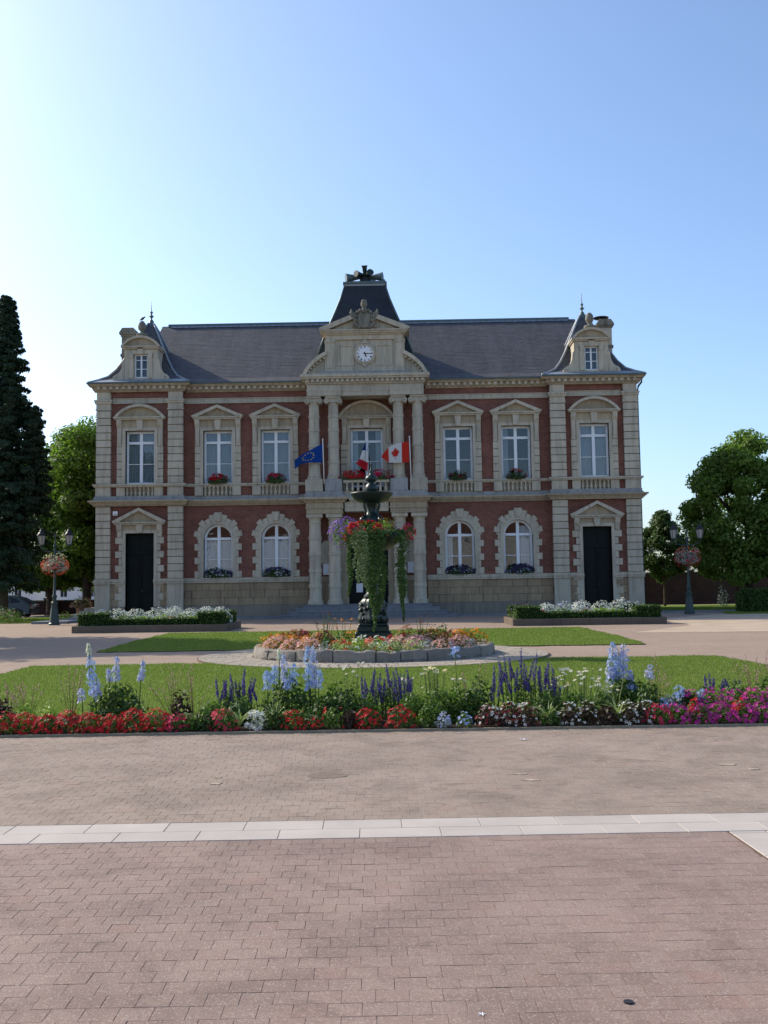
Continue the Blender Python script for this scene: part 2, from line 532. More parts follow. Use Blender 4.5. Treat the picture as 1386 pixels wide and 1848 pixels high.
def rows(x0, x1, y0, y1, dst, jog):
    n = int(round((y1 - y0) / PD)); d = (y1 - y0) / n
    for j in range(n):
        yy = y0 + (j + .5) * d
        off = (.5 * PW if j % 2 else 0) + random.uniform(-.012, .012) + jog
        x = x0 - PW + off % PW
        while x < x1:
            a, b = max(x, x0), min(x + PW, x1)
            if b - a > .02: dst.append(((a + b) / 2, yy, (b - a) / PW))
            x += PW
panel = []
rows(-2.52, 2.27, .6, 6.52, panel, 0)
def near_view(x, y): return 3.42 < y and abs(x + .02) < .395 * y + .12
vis = sorted([p for p in panel if near_view(p[0], p[1]) and p[2] > .6], key=lambda p: p[1])[:300]
vs = set(vis)
for k, (x, y, s) in enumerate(vis):
    o = link('paver', pmesh[k * 5 % 8 if k % 3 else random.randrange(8)], PV)
    o.location = (x, y, random.gauss(0, .0005))
    o.rotation_euler = (random.gauss(0, .0028), random.gauss(0, .0028), random.gauss(0, .004))
    o.scale = (s, 1, 1)
rest_a = [p for p in panel if p not in vs]
rows(-9, -3.02, .6, 6.5, rest_a, .03); rows(2.77, 9, .6, 6.5, rest_a, .05)
rows(-9, 9, 7.04, 11.22, rest_b, .02)
MB().poly([(-9, 7.03, -.0028), (9, 7.03, -.0028), (9, 11.25, -.0028), (-9, 11.25, -.0028)]).build('joint_dust', M['joint_far'], PV, recalc=False)
def join_pavers(lst, mat, name):
    q = np.array(lst)
    n = len(q)
    rng = np.random.default_rng(3)
    gap = .0007 if mat is M['paver_far'] else .0008
    hx = (PW / 2 - gap) * q[:, 2]; hy = PD / 2 - gap
    z = rng.normal(0, .0005, n); tx = rng.normal(0, .0028, n); ty = rng.normal(0, .0028, n)
    def ring(inx, zz):
        out = []
        for sx, sy in ((-1, -1), (1, -1), (1, 1), (-1, 1)):
            X = sx * (hx - inx); Y = sy * (hy - inx)
            out.append(np.stack([q[:, 0] + X, q[:, 1] + Y, z + zz + X * tx + Y * ty], 1))
        return out
    top = ring(.001, 0); mid = ring(0, -.001); bot = ring(0, -.02)
    V = np.stack(top + mid + bot, 1).reshape(-1, 3)
    F = []
    loc = [(0, 1, 2, 3)] + [(4 + i, 4 + (i + 1) % 4, (i + 1) % 4, i) for i in range(4)] + [(8 + i, 8 + (i + 1) % 4, 4 + (i + 1) % 4, 4 + i) for i in range(4)]
    idx = (np.arange(n)[:, None, None] * 12 + np.array(loc)[None]).reshape(-1, 4)
    me = bpy.data.meshes.new(name); me.from_pydata(V.tolist(), [], idx.tolist()); me.materials.append(mat)
    return tag(link(name, me, PV), kind='stuff')
join_pavers(rest_a, M['paver'], 'remaining_pavers')
join_pavers(rest_b, M['paver_far'], 'far_pavers')
# the white band: two rows of slabs across, and a leg down each side
def slab_row(x0, x1, y0, y1, step, off, along='x'):
    p = x0 + off - step
    while p < x1:
        a, b = max(p, x0), min(p + step, x1)
        if b - a > .05:
            g = .0018
            X = (a + g, b - g, y0 + g, y1 - g) if along == 'x' else (y0 + g, y1 - g, a + g, b - g)
            MB().box(*X, -.05, random.uniform(.0005, .002)).build('granite_slab', M['granite'], PV, bevel=.002)
        p += step
slab_row(-9, 9, 6.78, 7.03, .53, .18); slab_row(-9, 9, 6.53, 6.78, .53, .43)
for xa in (-3.0, 2.29):
    slab_row(1.5, 6.525, xa, xa + .235, .53, .2, 'y'); slab_row(1.5, 6.525, xa + .24, xa + .475, .53, .47, 'y')

# ---- lawns (two), with the flower bed soil in front of the near one
NEAR = [(-7.75, 11.16), (-5.72, 11.2), (-5.72, 12.66), (5.22, 12.9), (5.22, 11.43), (6.95, 11.46), (6.95, 19.4), (6.8, 21.85), (3.9, 21.9), (-4.2, 21.6), (-7.9, 21.5), (-7.8, 19.2)]
FAR = [(-7.95, 26.3), (6.45, 26.6), (6.65, 30), (6.65, 37.4), (-8.6, 37.1), (-8.4, 31)]
def ragged(poly, step=.22, amp=.05):
    out = []; rnd = random.Random(9)
    for i in range(len(poly)):
        a, b = Vector(poly[i - 1]), Vector(poly[i]); n = max(2, int((b - a).length / step)); d = (b - a).normalized(); q = Vector((-d.y, d.x))
        for j in range(n): out.append(tuple(a + (b - a) * j / n + q * rnd.gauss(0, amp) * (1 if j else 0)))
    return out
NEAR, FAR = ragged(NEAR), ragged(FAR)
for nm, pts in (('lawn', NEAR), ('lawn', FAR)):
    tag(MB().slab(pts, -.05, .022).build(nm, M['lawn']), kind='structure')
SOIL = MB()
bpts = [(-5.7, 11.19), (5.2, 11.41), (5.2, 13.02), (-5.7, 12.8)]
SOIL.slab(bpts, -.05, .03)
tag(SOIL.build('flower_bed_soil', M['soil']), kind='structure')
k = MB()
k.slab([(-7.75, 11.07), (6.95, 11.375), (6.95, 11.415), (-7.75, 11.11)], -.04, .024)
kt = k.build('bed_edging', m_plain('pale_edging_board', (.27, .23, .165), .3, 5, .85, .2))
tag(kt, 'thin pale edging board along the front of the flower bed', 'edging')

def in_poly(P, poly):
    x, y = P[:, 0], P[:, 1]; c = np.zeros(len(P), bool)
    for i in range(len(poly)):
        x0, y0 = poly[i]; x1, y1 = poly[i - 1]
        with np.errstate(divide='ignore', invalid='ignore'):
            c ^= ((y0 > y) != (y1 > y)) & (x < (x1 - x0) * (y - y0) / (y1 - y0 + 1e-12) + x0)
    return c
RCX, RCY = -.65, 23.8      # centre of the fountain bed
def grass(poly, n, h, w, label):
    p = np.array(poly); lo, hi = p.min(0), p.max(0)
    P = RNG.uniform(lo, hi, (n, 2))
    P = P[in_poly(P, poly)]
    P = P[np.hypot(P[:, 0] - RCX, P[:, 1] - RCY) > 4.12]
    n = len(P)
    a = RNG.uniform(0, 2 * PI, n); hh = h * RNG.uniform(.4, 1.2, n); ww = w * RNG.uniform(.6, 1.3, n)
    lean = RNG.normal(0, .5, (n, 2)) * hh[:, None]
    b0 = np.stack([P[:, 0] - np.cos(a) * ww, P[:, 1] - np.sin(a) * ww, np.full(n, .015)], 1)
    b1 = np.stack([P[:, 0] + np.cos(a) * ww, P[:, 1] + np.sin(a) * ww, np.full(n, .015)], 1)
    t = np.stack([P[:, 0] + lean[:, 0], P[:, 1] + lean[:, 1], .02 + hh], 1)
    o = np_mesh('grass', np.stack([b0, b1, t], 1).reshape(-1, 3), 3, M['blade'])
    tag(o, label, 'grass', kind='stuff')
grass(NEAR, 330000, .038, .0055, 'short mown grass of the near lawn behind the flower bed')
grass(FAR, 150000, .038, .009, 'short mown grass of the far lawn behind the fountain')
# clods along the cut edges of the lawns
for nm, pts in (('soil_edge', NEAR), ('soil_edge', FAR)):
    e = MB()
    for i in range(len(pts)):
        a, b = Vector(pts[i - 1]), Vector(pts[i])
        n = 1
        d = (b - a).normalized(); q = Vector((-d.y, d.x))
        for j in range(n):
            s0, s1 = a + (b - a) * j / n, a + (b - a) * (j + 1) / n
            w = random.uniform(.02, .085)
            if math.hypot((s0.x + s1.x) / 2 - RCX, (s0.y + s1.y) / 2 - RCY) < 4.2: continue
            e.slab([tuple(s0 - q * w), tuple(s1 - q * w), tuple(s1 + q * .02), tuple(s0 + q * .02)], -.03, random.uniform(.004, .012))
    tag(e.build(nm, M['soil']), kind='structure')

# round apron of pale cobbles about the fountain bed: rings of cobbles
APR = MB()
APR.lathe([(4.12, -.05), (4.12, .027), (2.3, .027), (2.3, -.05)], 96, (RCX, RCY, 0), cap=False)
AP = APR.build('apron_path', M['joint']); tag(AP, kind='structure')
cob = MB()
for rr in np.arange(2.86, 4.1, .155):
    n = int(2 * PI * rr / .2)
    ph = random.random()
    for i in range(n):
        a0 = 2 * PI * (i + ph) / n + .004; a1 = 2 * PI * (i + 1 + ph) / n - .004
        z = .033 + random.uniform(0, .006)
        pts = [(RCX + r * math.cos(a), RCY + r * math.sin(a)) for r, a in ((rr, a0), (rr + .145, a0), (rr + .145, a1), (rr, a1))]
        cob.slab(pts, -.01, z)
tag(cob.build('cobble', M['apron'], AP), kind='stuff')

# ---- wear and litter on the foreground paving
def flat_blob(name, x, y, rx, ry, z, h, mat, n=18, ir=.25):
    m = MB(); rnd = random.Random(int(x * 100 + y * 10))
    pts = [(x + rx * math.cos(2 * PI * i / n) * (1 + rnd.uniform(-ir, ir)), y + ry * math.sin(2 * PI * i / n) * (1 + rnd.uniform(-ir, ir))) for i in range(n)]
    m.slab(pts, z - .004, z + h)
    return m.build(name, mat)
M['sand'] = m_plain('loose_pale_sand', (.40, .33, .25), .2, 12, .98, .05, bump=.5)
for i, (x, y, rx, ry, lb) in enumerate([(-1.55, 8.35, .075, .05, 'patch of loose sand in a broken paver left of the dark round stain'), (-1.58, 8.62, .05, .03, 'small patch of loose sand behind the left sand patch'),
        (1.05, 8.35, .085, .04, 'patch of loose sand right of centre in front of the flower bed'), (1.0, 8.62, .08, .03, 'pale broken paver patch just behind the right sand patch'),
        (2.85, 8.95, .1, .05, 'patch of loose sand near the right edge of the paving'), (3.0, 8.72, .06, .04, 'small sandy hole nearest the right edge of the paving')]):
    tag(flat_blob('sand_patch', x, y, rx * .75, ry * .6, .003, .002, M['sand'], ir=.45), lb, 'sand patch', 'loose sand patches on the paving')
tag(flat_blob('manhole_stain', -.66, 8.66, .17, .13, .0022, .0008, m_plain('dark_stain', (.185, .145, .118), .25, 9, .95, .1), 28, .12), 'dark round patch on the paving in front of the flower bed', 'stain')
tag(flat_blob('metal_stud', .85, 3.96, .019, .019, .003, .003, M['black'], 20, .03), 'dark round metal stud in the foreground paving at lower right', 'stud')
lf = MB(); 
for k_ in range(5):
    a = 2 * PI * k_ / 5
    lf.poly([(0, 0, .006), (.02 * math.cos(a - .5), .02 * math.sin(a - .5), .012), (.05 * math.cos(a), .05 * math.sin(a), .009), (.02 * math.cos(a + .5), .02 * math.sin(a + .5), .012)])
q = lf.build('fallen_petal', M['chalk']); q.location = (1.25, 10.5, 0); tag(q, 'white scrap lying on the paving right of the middle', 'litter')
q2 = link('fallen_petal', q.data); q2.location = (.28, 3.86, 0); q2.scale = (.35, .35, .5); tag(q2, 'tiny white scrap left of the metal stud in the foreground', 'litter')
q3 = link('fallen_petal', q.data); q3.location = (.62, 11.02, 0); q3.scale = (.7, .5, .8); tag(q3, 'cream petal lying at the edging board below the dark red begonias', 'litter')
# ================================================================== TOWN HALL
TX, TY = -1.76, 55.7
TH = thing('town_hall', 'red brick and limestone town hall with slate roofs and a central clock', 'town hall', (TX, TY, 0))
PF = -.35                                         # the corner pavilions stand forward of the main wall
WIN_X = [5.15, 8.40]; PAV_X = 12.72
Z_SILL, Z_TOP = 7.56, 10.58

def wall_holes(mb, x0, x1, z0, z1, holes, y, depth=.45):
    xs = sorted({x0, x1, *[h[0] for h in holes], *[h[1] for h in holes]})
    zs = sorted({z0, z1, *[h[2] for h in holes], *[h[3] for h in holes]})
    for i in range(len(xs) - 1):
        for j in range(len(zs) - 1):
            cx, cz = (xs[i] + xs[i + 1]) / 2, (zs[j] + zs[j + 1]) / 2
            if any(h[0] < cx < h[1] and h[2] < cz < h[3] for h in holes): continue
            mb.poly([(xs[i], y, zs[j]), (xs[i + 1], y, zs[j]), (xs[i + 1], y, zs[j + 1]), (xs[i], y, zs[j + 1])])
    for a, b, c, d in holes:
        mb.poly([(a, y, c), (a, y, d), (a, y + depth, d), (a, y + depth, c)])
        mb.poly([(b, y, c), (b, y + depth, c), (b, y + depth, d), (b, y, d)])
        mb.poly([(a, y, d), (b, y, d), (b, y + depth, d), (a, y + depth, d)])
        mb.poly([(a, y, c), (a, y + depth, c), (b, y + depth, c), (b, y, c)])

holes_main = []
for s in (-1, 1):
    for wx in WIN_X:
        holes_main.append((s * wx - .82, s * wx + .82, 2.24, 5.28))
        holes_main.append((s * wx - .83, s * wx + .83, 6.9, Z_TOP))
holes_main += [(-1.12, 1.12, .3, 5.0), (-.92, .92, 6.9, Z_TOP)]
w = MB(); wall_holes(w, -10.9, 10.9, 0, 13.1, holes_main, 0.0)
for s in (-1, 1):
    c = s * PAV_X
    wall_holes(w, c - 2.41, c + 2.41, 0, 13.1, [(c - .8, c + .8, .28, 4.81), (c - .83, c + .83, 6.9, Z_TOP)], PF)
    xi = s * (PAV_X - 2.41)
    w.poly([(xi, PF, 0), (xi, .1, 0), (xi, .1, 13.1), (xi, PF, 13.1)])
    xo = s * (PAV_X + 2.41)
    w.poly([(xo, PF, 0), (xo, 12.3, 0), (xo, 12.3, 13.1), (xo, PF, 13.1)])
w.poly([(-15.13, 12.3, 0), (15.13, 12.3, 0), (15.13, 12.3, 13.1), (-15.13, 12.3, 13.1)])
WALL = w.build('wall', M['brick'], TH, recalc=False)
# floors and rooms behind the windows
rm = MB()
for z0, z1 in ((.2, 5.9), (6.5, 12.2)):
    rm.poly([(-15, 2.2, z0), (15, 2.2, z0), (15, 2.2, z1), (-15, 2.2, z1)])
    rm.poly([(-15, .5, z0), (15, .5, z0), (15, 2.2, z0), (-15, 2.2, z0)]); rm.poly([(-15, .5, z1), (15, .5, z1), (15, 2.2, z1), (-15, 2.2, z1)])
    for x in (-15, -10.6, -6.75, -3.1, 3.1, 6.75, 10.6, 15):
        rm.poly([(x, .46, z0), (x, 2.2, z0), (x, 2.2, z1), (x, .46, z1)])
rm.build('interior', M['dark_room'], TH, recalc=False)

# ---- plinth: base slab, coursed stone blocks, band
segs = [(-15.13, -PAV_X - .8, PF), (-PAV_X + .8, -10.31, PF), (-10.3, -3.3, 0), (3.3, 10.3, 0), (10.31, PAV_X - .8, PF), (PAV_X + .8, 15.13, PF)]
for a, b, y in segs:
    p = MB().box(a, b, y - .14, y + .05, 0, .74).build('plinth', M['plinth'], TH)
    for j in range(3):
        z0 = .745 + j * .411; z1 = z0 + .398
        L = .82; x = a - (L / 2 if j % 2 else .25 * L)
        while x < b - .02:
            c, d = max(x, a), min(x + L, b)
            if d - c > .08: block('stone_block', c + .008, d - .008, y - .10 - random.uniform(0, .02), y + .03, z0, z1, M['ashlar'], p)
            x += L
    MB().box(a - .002, b + .002, y - .2, y + .02, 1.985, 2.1).box(a - .004, b + .004, y - .24, y + .02, 2.1, 2.19).box(a - .002, b + .002, y - .17, y + .02, 2.19, 2.262).build('plinth_band', M['stone'], TH)

# ---- pilasters at the corners of the pavilions, built of blocks
for s in (-1, 1):
    for xa, xb in ((14.36, 15.17), (10.29, 11.13)):
        x0, x1 = sorted((s * xa, s * xb))
        yf = PF - .2
        core = MB().box(x0 + .03, x1 - .03, PF - .07, PF + .1, .1, 12.77).build('pilaster', M['stone_warm'], TH)
        MB().box(x0 - .02, x1 + .02, yf - .05, PF + .05, 0, 1.98).build('pier_base', M['stone_grey'], core, bevel=.02)
        MB().box(x0 - .05, x1 + .05, yf - .12, PF + .05, 1.978, 2.1).box(x0 - .08, x1 + .08, yf - .16, PF + .05, 2.1, 2.195).box(x0 - .03, x1 + .03, yf - .08, PF + .05, 2.195, 2.268).build('base_mould', M['stone_grey'], core)
        for za, zb, n in ((2.27, 6.31, 10), (7.57, 11.72, 10)):
            h = (zb - za) / n
            for i in range(n):
                block('stone_block', x0, x1, yf - random.uniform(0, .012), PF + .05, za + i * h + .02, za + (i + 1) * h - .02, M['stone'], core)
        MB().box(x0 - .03, x1 + .03, yf - .04, PF + .05, 11.74, 11.83).box(x0, x1, yf - .01, PF + .05, 11.83, 12.12).box(x0 - .07, x1 + .07, yf - .08, PF + .05, 12.12, 12.24).box(x0 - .1, x1 + .1, yf - .12, PF + .05, 12.24, 12.33).build('capital', M['stone'], core)
        block('stone_block', x0 + .02, x1 - .02, yf + .02, PF + .05, 12.34, 12.775, M['stone'], core)
        block('pedestal_block', x0 - .01, x1 + .01, yf - .03, PF + .05, 6.885, 7.395, M['stone_grey'], core)
        MB().box(x0 + .12, x1 - .12, yf - .045, yf, 6.98, 7.3).build('panel', M['stone'], core)

# ---- horizontal courses
def course(name, a, b, y, steps, mat, ends=(0, 0)):
    m = MB()
    for z0, z1, pr in steps:
        m.box(a - (pr if ends[0] else 0), b + (pr if ends[1] else 0), y - pr, y + .06, z0, z1)
    return m.build(name, mat, TH)
STRING = [(6.32, 6.40, .12), (6.40, 6.47, .19), (6.47, 6.55, .27), (6.55, 6.635, .36)]
for a, b, y, e in ((-10.28, -3.3, 0, (0, 0)), (3.3, 10.28, 0, (0, 0)), (-15.17, -10.27, PF - .19, (1, 1)), (10.27, 15.17, PF - .19, (1, 1))):
    course('string_course', a, b, y, STRING, M['stone_warm'], e)
    course('ledge', a, b, y, [(6.638, 6.72, .14), (6.72, 6.884, .08)], M['stone_lead'], e)
    course('sill_rail', a, b, y, [(7.398, 7.47, .1), (7.47, 7.562, .16)], M['stone'], e)
    if abs(a) > 15 or b > 15: course('frieze_band', a + .9, b - .9, PF, [(12.13, 12.2, .1), (12.2, 12.39, .06), (12.39, 12.43, .1)], M['stone_grey'])
    else: course('frieze_band', a, b, 0, [(12.13, 12.2, .1), (12.2, 12.39, .06), (12.39, 12.43, .1)], M['stone_grey'])
def main_cornice(a, b, y, e):
    course('cornice', a, b, y, [(12.78, 12.85, .10), (12.85, 12.92, .16), (12.92, 13.07, .19), (13.07, 13.13, .36), (13.13, 13.2, .41)], M['stone_warm'], e)
    n = int((b - a) / .33); d = MB()
    for i in range(n):
        x = a + (i + .5) * (b - a) / n
        d.box(x - .085, x + .085, y - .30, y + .02, 12.9, 13.075)
    tag(d.build('dentil_row', M['stone'], TH), kind='stuff')
    MB().box(a - (.45 if e[0] else 0), b + (.45 if e[1] else 0), y - .5, y + .1, 13.202, 13.275).build('gutter', M['zinc'], TH)
main_cornice(-10.2, -3.35, 0, (0, 0)); main_cornice(3.35, 10.2, 0, (0, 0))
for s in (-1, 1): main_cornice(s * PAV_X - 2.45, s * PAV_X + 2.45, PF - .12, (1, 1))
# the same courses return along the two flanks
for s in (-1, 1):
    x = s * 15.13; fl = MB()
    for z0, z1, pr in STRING + [(6.64, 6.88, .1), (7.4, 7.56, .14), (12.13, 12.4, .08), (12.78, 12.92, .14), (13.07, 13.2, .45), (1.98, 2.26, .16), (0, .74, .12)]:
        fl.box(min(x - s * .02, x + s * pr), max(x - s * .02, x + s * pr), PF + .3, 12.3, z0 + .002, z1 - .002)
    fl.build('side_course', M['stone'], TH)

# ---- windows
def folds(m, x0, x1, y, z0, z1, n, amp=.025):
    k = n * 6; pts = []
    for i in range(k + 1):
        x = x0 + (x1 - x0) * i / k
        pts.append((x, y + amp * math.sin(2 * PI * n * i / k) + amp * .5 * math.sin(2.3 * i), 0))
    b = len(m.v)
    for p in pts: m.v += [(p[0], p[1], z0), (p[0], p[1], z1)]
    for i in range(k): m.f.append((b + 2 * i, b + 2 * i + 2, b + 2 * i + 3, b + 2 * i + 1))

def casement(cx, y, z0, z1, hw, zt, zb, arch=False, curtain='full', parent=None):
    """white timber window: z1 is the top, or the springing of the arch"""
    parent = parent or TH
    f = MB(); y0, y1 = y, y + .09
    fw = .12
    f.box(cx - hw, cx - hw + fw, y0, y1, z0, z1).box(cx + hw - fw, cx + hw, y0, y1, z0, z1)
    f.box(cx - hw + fw, cx + hw - fw, y0, y1, z0, z0 + .12)
    top = z1 + (hw if arch else 0)
    if arch: f.arc(cx, z1, hw - fw, hw, 0, PI, y0, y1, 20)
    else: f.box(cx - hw + fw, cx + hw - fw, y0, y1, z1 - fw, z1)
    f.box(cx - .085, cx + .085, y0 - .02, y1 - .005, z0 + .12, top - fw * .9)
    for sx in (-1, 1):
        a, b = sorted((cx + sx * .075, cx + sx * (hw - fw)))
        f.box(a, b, y0 - .03, y1 + .004, zt - .075, zt + .06)
        if zb: f.box(a, b, y0 + .02, y1 - .02, zb - .018, zb + .018)
    W = f.build('window', M['white_paint'], parent)
    zs = [z0 + .12, zb, zt - .075] if zb else [z0 + .12, zt - .075]
    for sx in (-1, 1):
        a, b = sorted((cx + sx * .075, cx + sx * (hw - fw)))
        for i in range(len(zs) - 1):
            block('pane', a, b, y0 + .04, y0 + .048, zs[i] + (.018 if i else 0), zs[i + 1] - (.018 if zb and i == 0 else 0), M['glass'], W)
        if arch:
            pts = [(sx * .075, zt + .06 - z1)]
            r = hw - fw
            a0 = math.asin(max(0, (zt + .06 - z1) / r)); a1 = math.acos(.075 / r)
            pts += [(sx * r * math.cos(a0 + (a1 - a0) * i / 10), r * math.sin(a0 + (a1 - a0) * i / 10)) for i in range(11)]
            MB().prism([(cx + px, z1 + pz) for px, pz in pts], y0 + .04, y0 + .048).build('pane', M['glass'], W)
        else:
            block('pane', a, b, y0 + .04, y0 + .048, zt + .06, z1 - fw, M['glass'], W)
    if curtain:
        c = MB(); yc = y + .2
        tops = {'full': z1 - .05, 'half': zt - .1, 'sides': z1 - .05, 'right': z1 + (.5 if arch else -.05), 'left': z1 - .05, 'net': zt - .05}[curtain]
        if curtain in ('full', 'net', 'half'):
            folds(c, cx - hw + .03, cx - .02, yc, z0 + .02, tops, 7, .018); folds(c, cx + .02, cx + hw - .03, yc, z0 + .02, tops, 7, .018)
        if curtain in ('sides', 'left'): folds(c, cx - hw + .02, cx - hw + .42, yc, z0 + .02, tops, 4)
        if curtain in ('sides',): folds(c, cx + hw - .42, cx + hw - .02, yc, z0 + .02, tops, 4)
        if curtain == 'right': folds(c, cx + .1, cx + hw - .02, yc, z0 + .02, tops, 5, .03)
        c.build('curtain', M['net'] if arch else M['curtain'], W, smooth=True, recalc=False)
    return W

def pediment(name, cx, y, z0, half, rise, kind, mat=None, proj=.36):
    """projecting triangular or segmental hood with a sunk tympanum"""
    mat = mat or M['stone']
    m = MB(); t = .15
    m.box(cx - half, cx + half, y - proj, y + .05, z0, z0 + .07).box(cx - half + .06, cx + half - .06, y - proj + .08, y + .05, z0 - .09, z0)
    body = MB()
    if kind == 'tri':
        L = [(cx - half - .03, z0 + .072), (cx - half + .32, z0 + .072), (cx, z0 + rise - t * 1.15), (cx + half - .32, z0 + .072), (cx + half + .03, z0 + .072), (cx + half + .03, z0 + .13), (cx, z0 + rise), (cx - half - .03, z0 + .13)]
        m.prism(L, y - proj - .02, y + .05)
        body.prism([(cx - half + .25, z0 + .072), (cx + half - .25, z0 + .072), (cx, z0 + rise - .13)], y - .12, y + .04)
    else:
        R_ = (half * half + rise * rise) / (2 * rise); cz = z0 + rise - R_
        a = math.asin(half / R_)
        m.arc(cx, cz, R_ - t, R_, PI / 2 - a, PI / 2 + a, y - proj - .02, y + .05, 20)
        a2 = math.acos((z0 + .072 - cz) / (R_ - t + .02))
        pts = [(cx + (R_ - t + .02) * math.sin(-a2 + 2 * a2 * i / 16), cz + (R_ - t + .02) * math.cos(-a2 + 2 * a2 * i / 16)) for i in range(17)]
        body.prism(pts, y - .12, y + .04)
    P = m.build(name, mat, TH)
    body.build('tympanum', M['stone_warm'], P)
    return P

def surround(cx, y, half, z0, z_mid, z_top, z_head, wide, alternate=False, n=None):
    """jamb blocks, moulded architrave, frieze panel, consoles and keystone"""
    s = MB()
    for sx in (-1, 1):
        a, b = sorted((cx + sx * half, cx + sx * (half + .17)))
        s.box(a, b, y - .13, y + .3, z0, z_top)
    s.box(cx - half - .17, cx + half + .17, y - .132, y + .3, z_top, z_top + .17)
    S = s.build('window_surround', M['stone'], TH)
    n = n or int(round((z_mid - z0) / .395)); h = (z_mid - z0) / n
    for sx in (-1, 1):
        for i in range(n):
            wd = wide - (.2 if alternate and i % 2 else 0)
            a, b = sorted((cx + sx * (half + .165), cx + sx * wd))
            block('jamb_block', a, b, y - .11 - random.uniform(0, .012), y + .03, z0 + i * h + .016, z0 + (i + 1) * h - .016, M['stone'], S)
        a, b = sorted((cx + sx * (half + .2), cx + sx * (half + .45)))
        MB().box(a, b, y - .16, y + .03, z_mid, z_head).box(a + .03, b - .03, y - .19, y, z_mid + .18, z_head - .62).build('console_strip', M['stone'], S)
        MB().side([(y, z_head - .47), (y - .17, z_head - .45), (y - .27, z_head - .28), (y - .31, z_head - .02), (y, z_head - .02)], a - .01, b + .01).build('console', M['stone'], S)
    MB().box(cx - half - .2, cx + half + .2, y - .1, y + .03, z_top + .17, z_head).build('frieze_panel', M['stone_warm'], S)
    MB().prism([(cx - .13, z_top + .02), (cx + .13, z_top + .02), (cx + .19, z_head - .02), (cx - .19, z_head - .02)], y - .24, y - .02).build('keystone', M['stone'], S)
    return S

def balustrade(cx, y, half, z0, z1, n, parent=None, blocks=True, wide=1.3):
    B = MB().box(cx - half, cx + half, y + .02, y + .3, z0 - .01, z1 + .01).build('balustrade', M['stone_warm'], parent or TH)
    if blocks:
        for sx in (-1, 1):
            a, b = sorted((cx + sx * half, cx + sx * wide)); block('pedestal_block', a, b, y - .19, y + .05, z0 + .002, z1 - .002, M['stone'], B)
    key = round(z1 - z0, 2)
    if key not in BAL:
        H = z1 - z0; p = [(.085, 0), (.085, .06), (.05, .09), (.055, .13), (.085, .24), (.075, .36), (.042, .55), (.05, .72), (.045, .8), (.08, .88), (.08, 1)]
        BAL[key] = MB().lathe([(r, k * H) for r, k in p], 10).mesh('baluster', M['stone'], 'auto')
    for i in range(n):
        o = link('baluster', BAL[key], B); o.location = (cx - half + (i + .5) * 2 * half / n, y - .08, z0)
    return B
BAL = {}
UP_CUR = {(-1, 1): 'full', (-1, 0): 'full', (1, 0): None, (1, 1): 'left'}
for s in (-1, 1):
    for k, wx in enumerate(WIN_X):
        cx = s * wx
        casement(cx, .24, Z_SILL, Z_TOP, .83, 9.93, 8.72, False, UP_CUR[(s, k)])
        S = surround(cx, 0, .83, Z_SILL + .003, 9.7, Z_TOP, 11.2, 1.3)
        pediment('pediment', cx, 0, 11.28, 1.42, .74, 'tri')
        balustrade(cx, 0, .83, 6.886, 7.396, 7)
        # arched window below
        casement(cx, .24, 2.30, 4.46, .82, 4.47, 3.3, True, {(-1, 1): 'net', (-1, 0): 'net', (1, 0): 'left', (1, 1): 'right'}[(s, k)])
        A = MB(); A.arc(cx, 4.46, .82, 1.24, 0, PI, -.03, .3, 24)
        for sx in (-1, 1):
            a, b = sorted((cx + sx * .82, cx + sx * 1.0)); A.box(a, b, -.1, .3, 2.27, 4.46)
        A.arc(cx, 4.46, .82, 1.0, 0, PI, -.1, -.028, 24)
        A = A.build('arch_surround', M['stone'], TH)
        for sx in (-1, 1):
            n = 6; h = (4.56 - 2.275) / n
            for i in range(n):
                wd = 1.32 if i % 2 == 0 else 1.14
                a, b = sorted((cx + sx * 1.0, cx + sx * wd)); block('jamb_block', a, b, -.085 - random.uniform(0, .012), .03, 2.275 + i * h + .01, 2.275 + (i + 1) * h - .01, M['stone'], A)
        nv = 11
        for i in range(nv):
            a0 = .09 + (PI - .18) * i / nv + .012; a1 = .09 + (PI - .18) * (i + 1) / nv - .012
            r1 = 1.38 if i % 2 == 0 else 1.26
            if i == nv // 2: MB().prism([(cx - .15, 5.42), (cx + .15, 5.42), (cx + .225, 5.93), (cx - .225, 5.93)], -.17, .02).build('keystone', M['stone'], A, bevel=.012)
            else: MB().arc(cx, 4.46, 1.0, r1, a0, a1, -.09, .02, 3).build('voussoir', M['stone'], A)
        MB().box(cx - .95, cx + .95, -.26, .3, 2.2, 2.272).build('window_sill', M['stone_grey'], A)
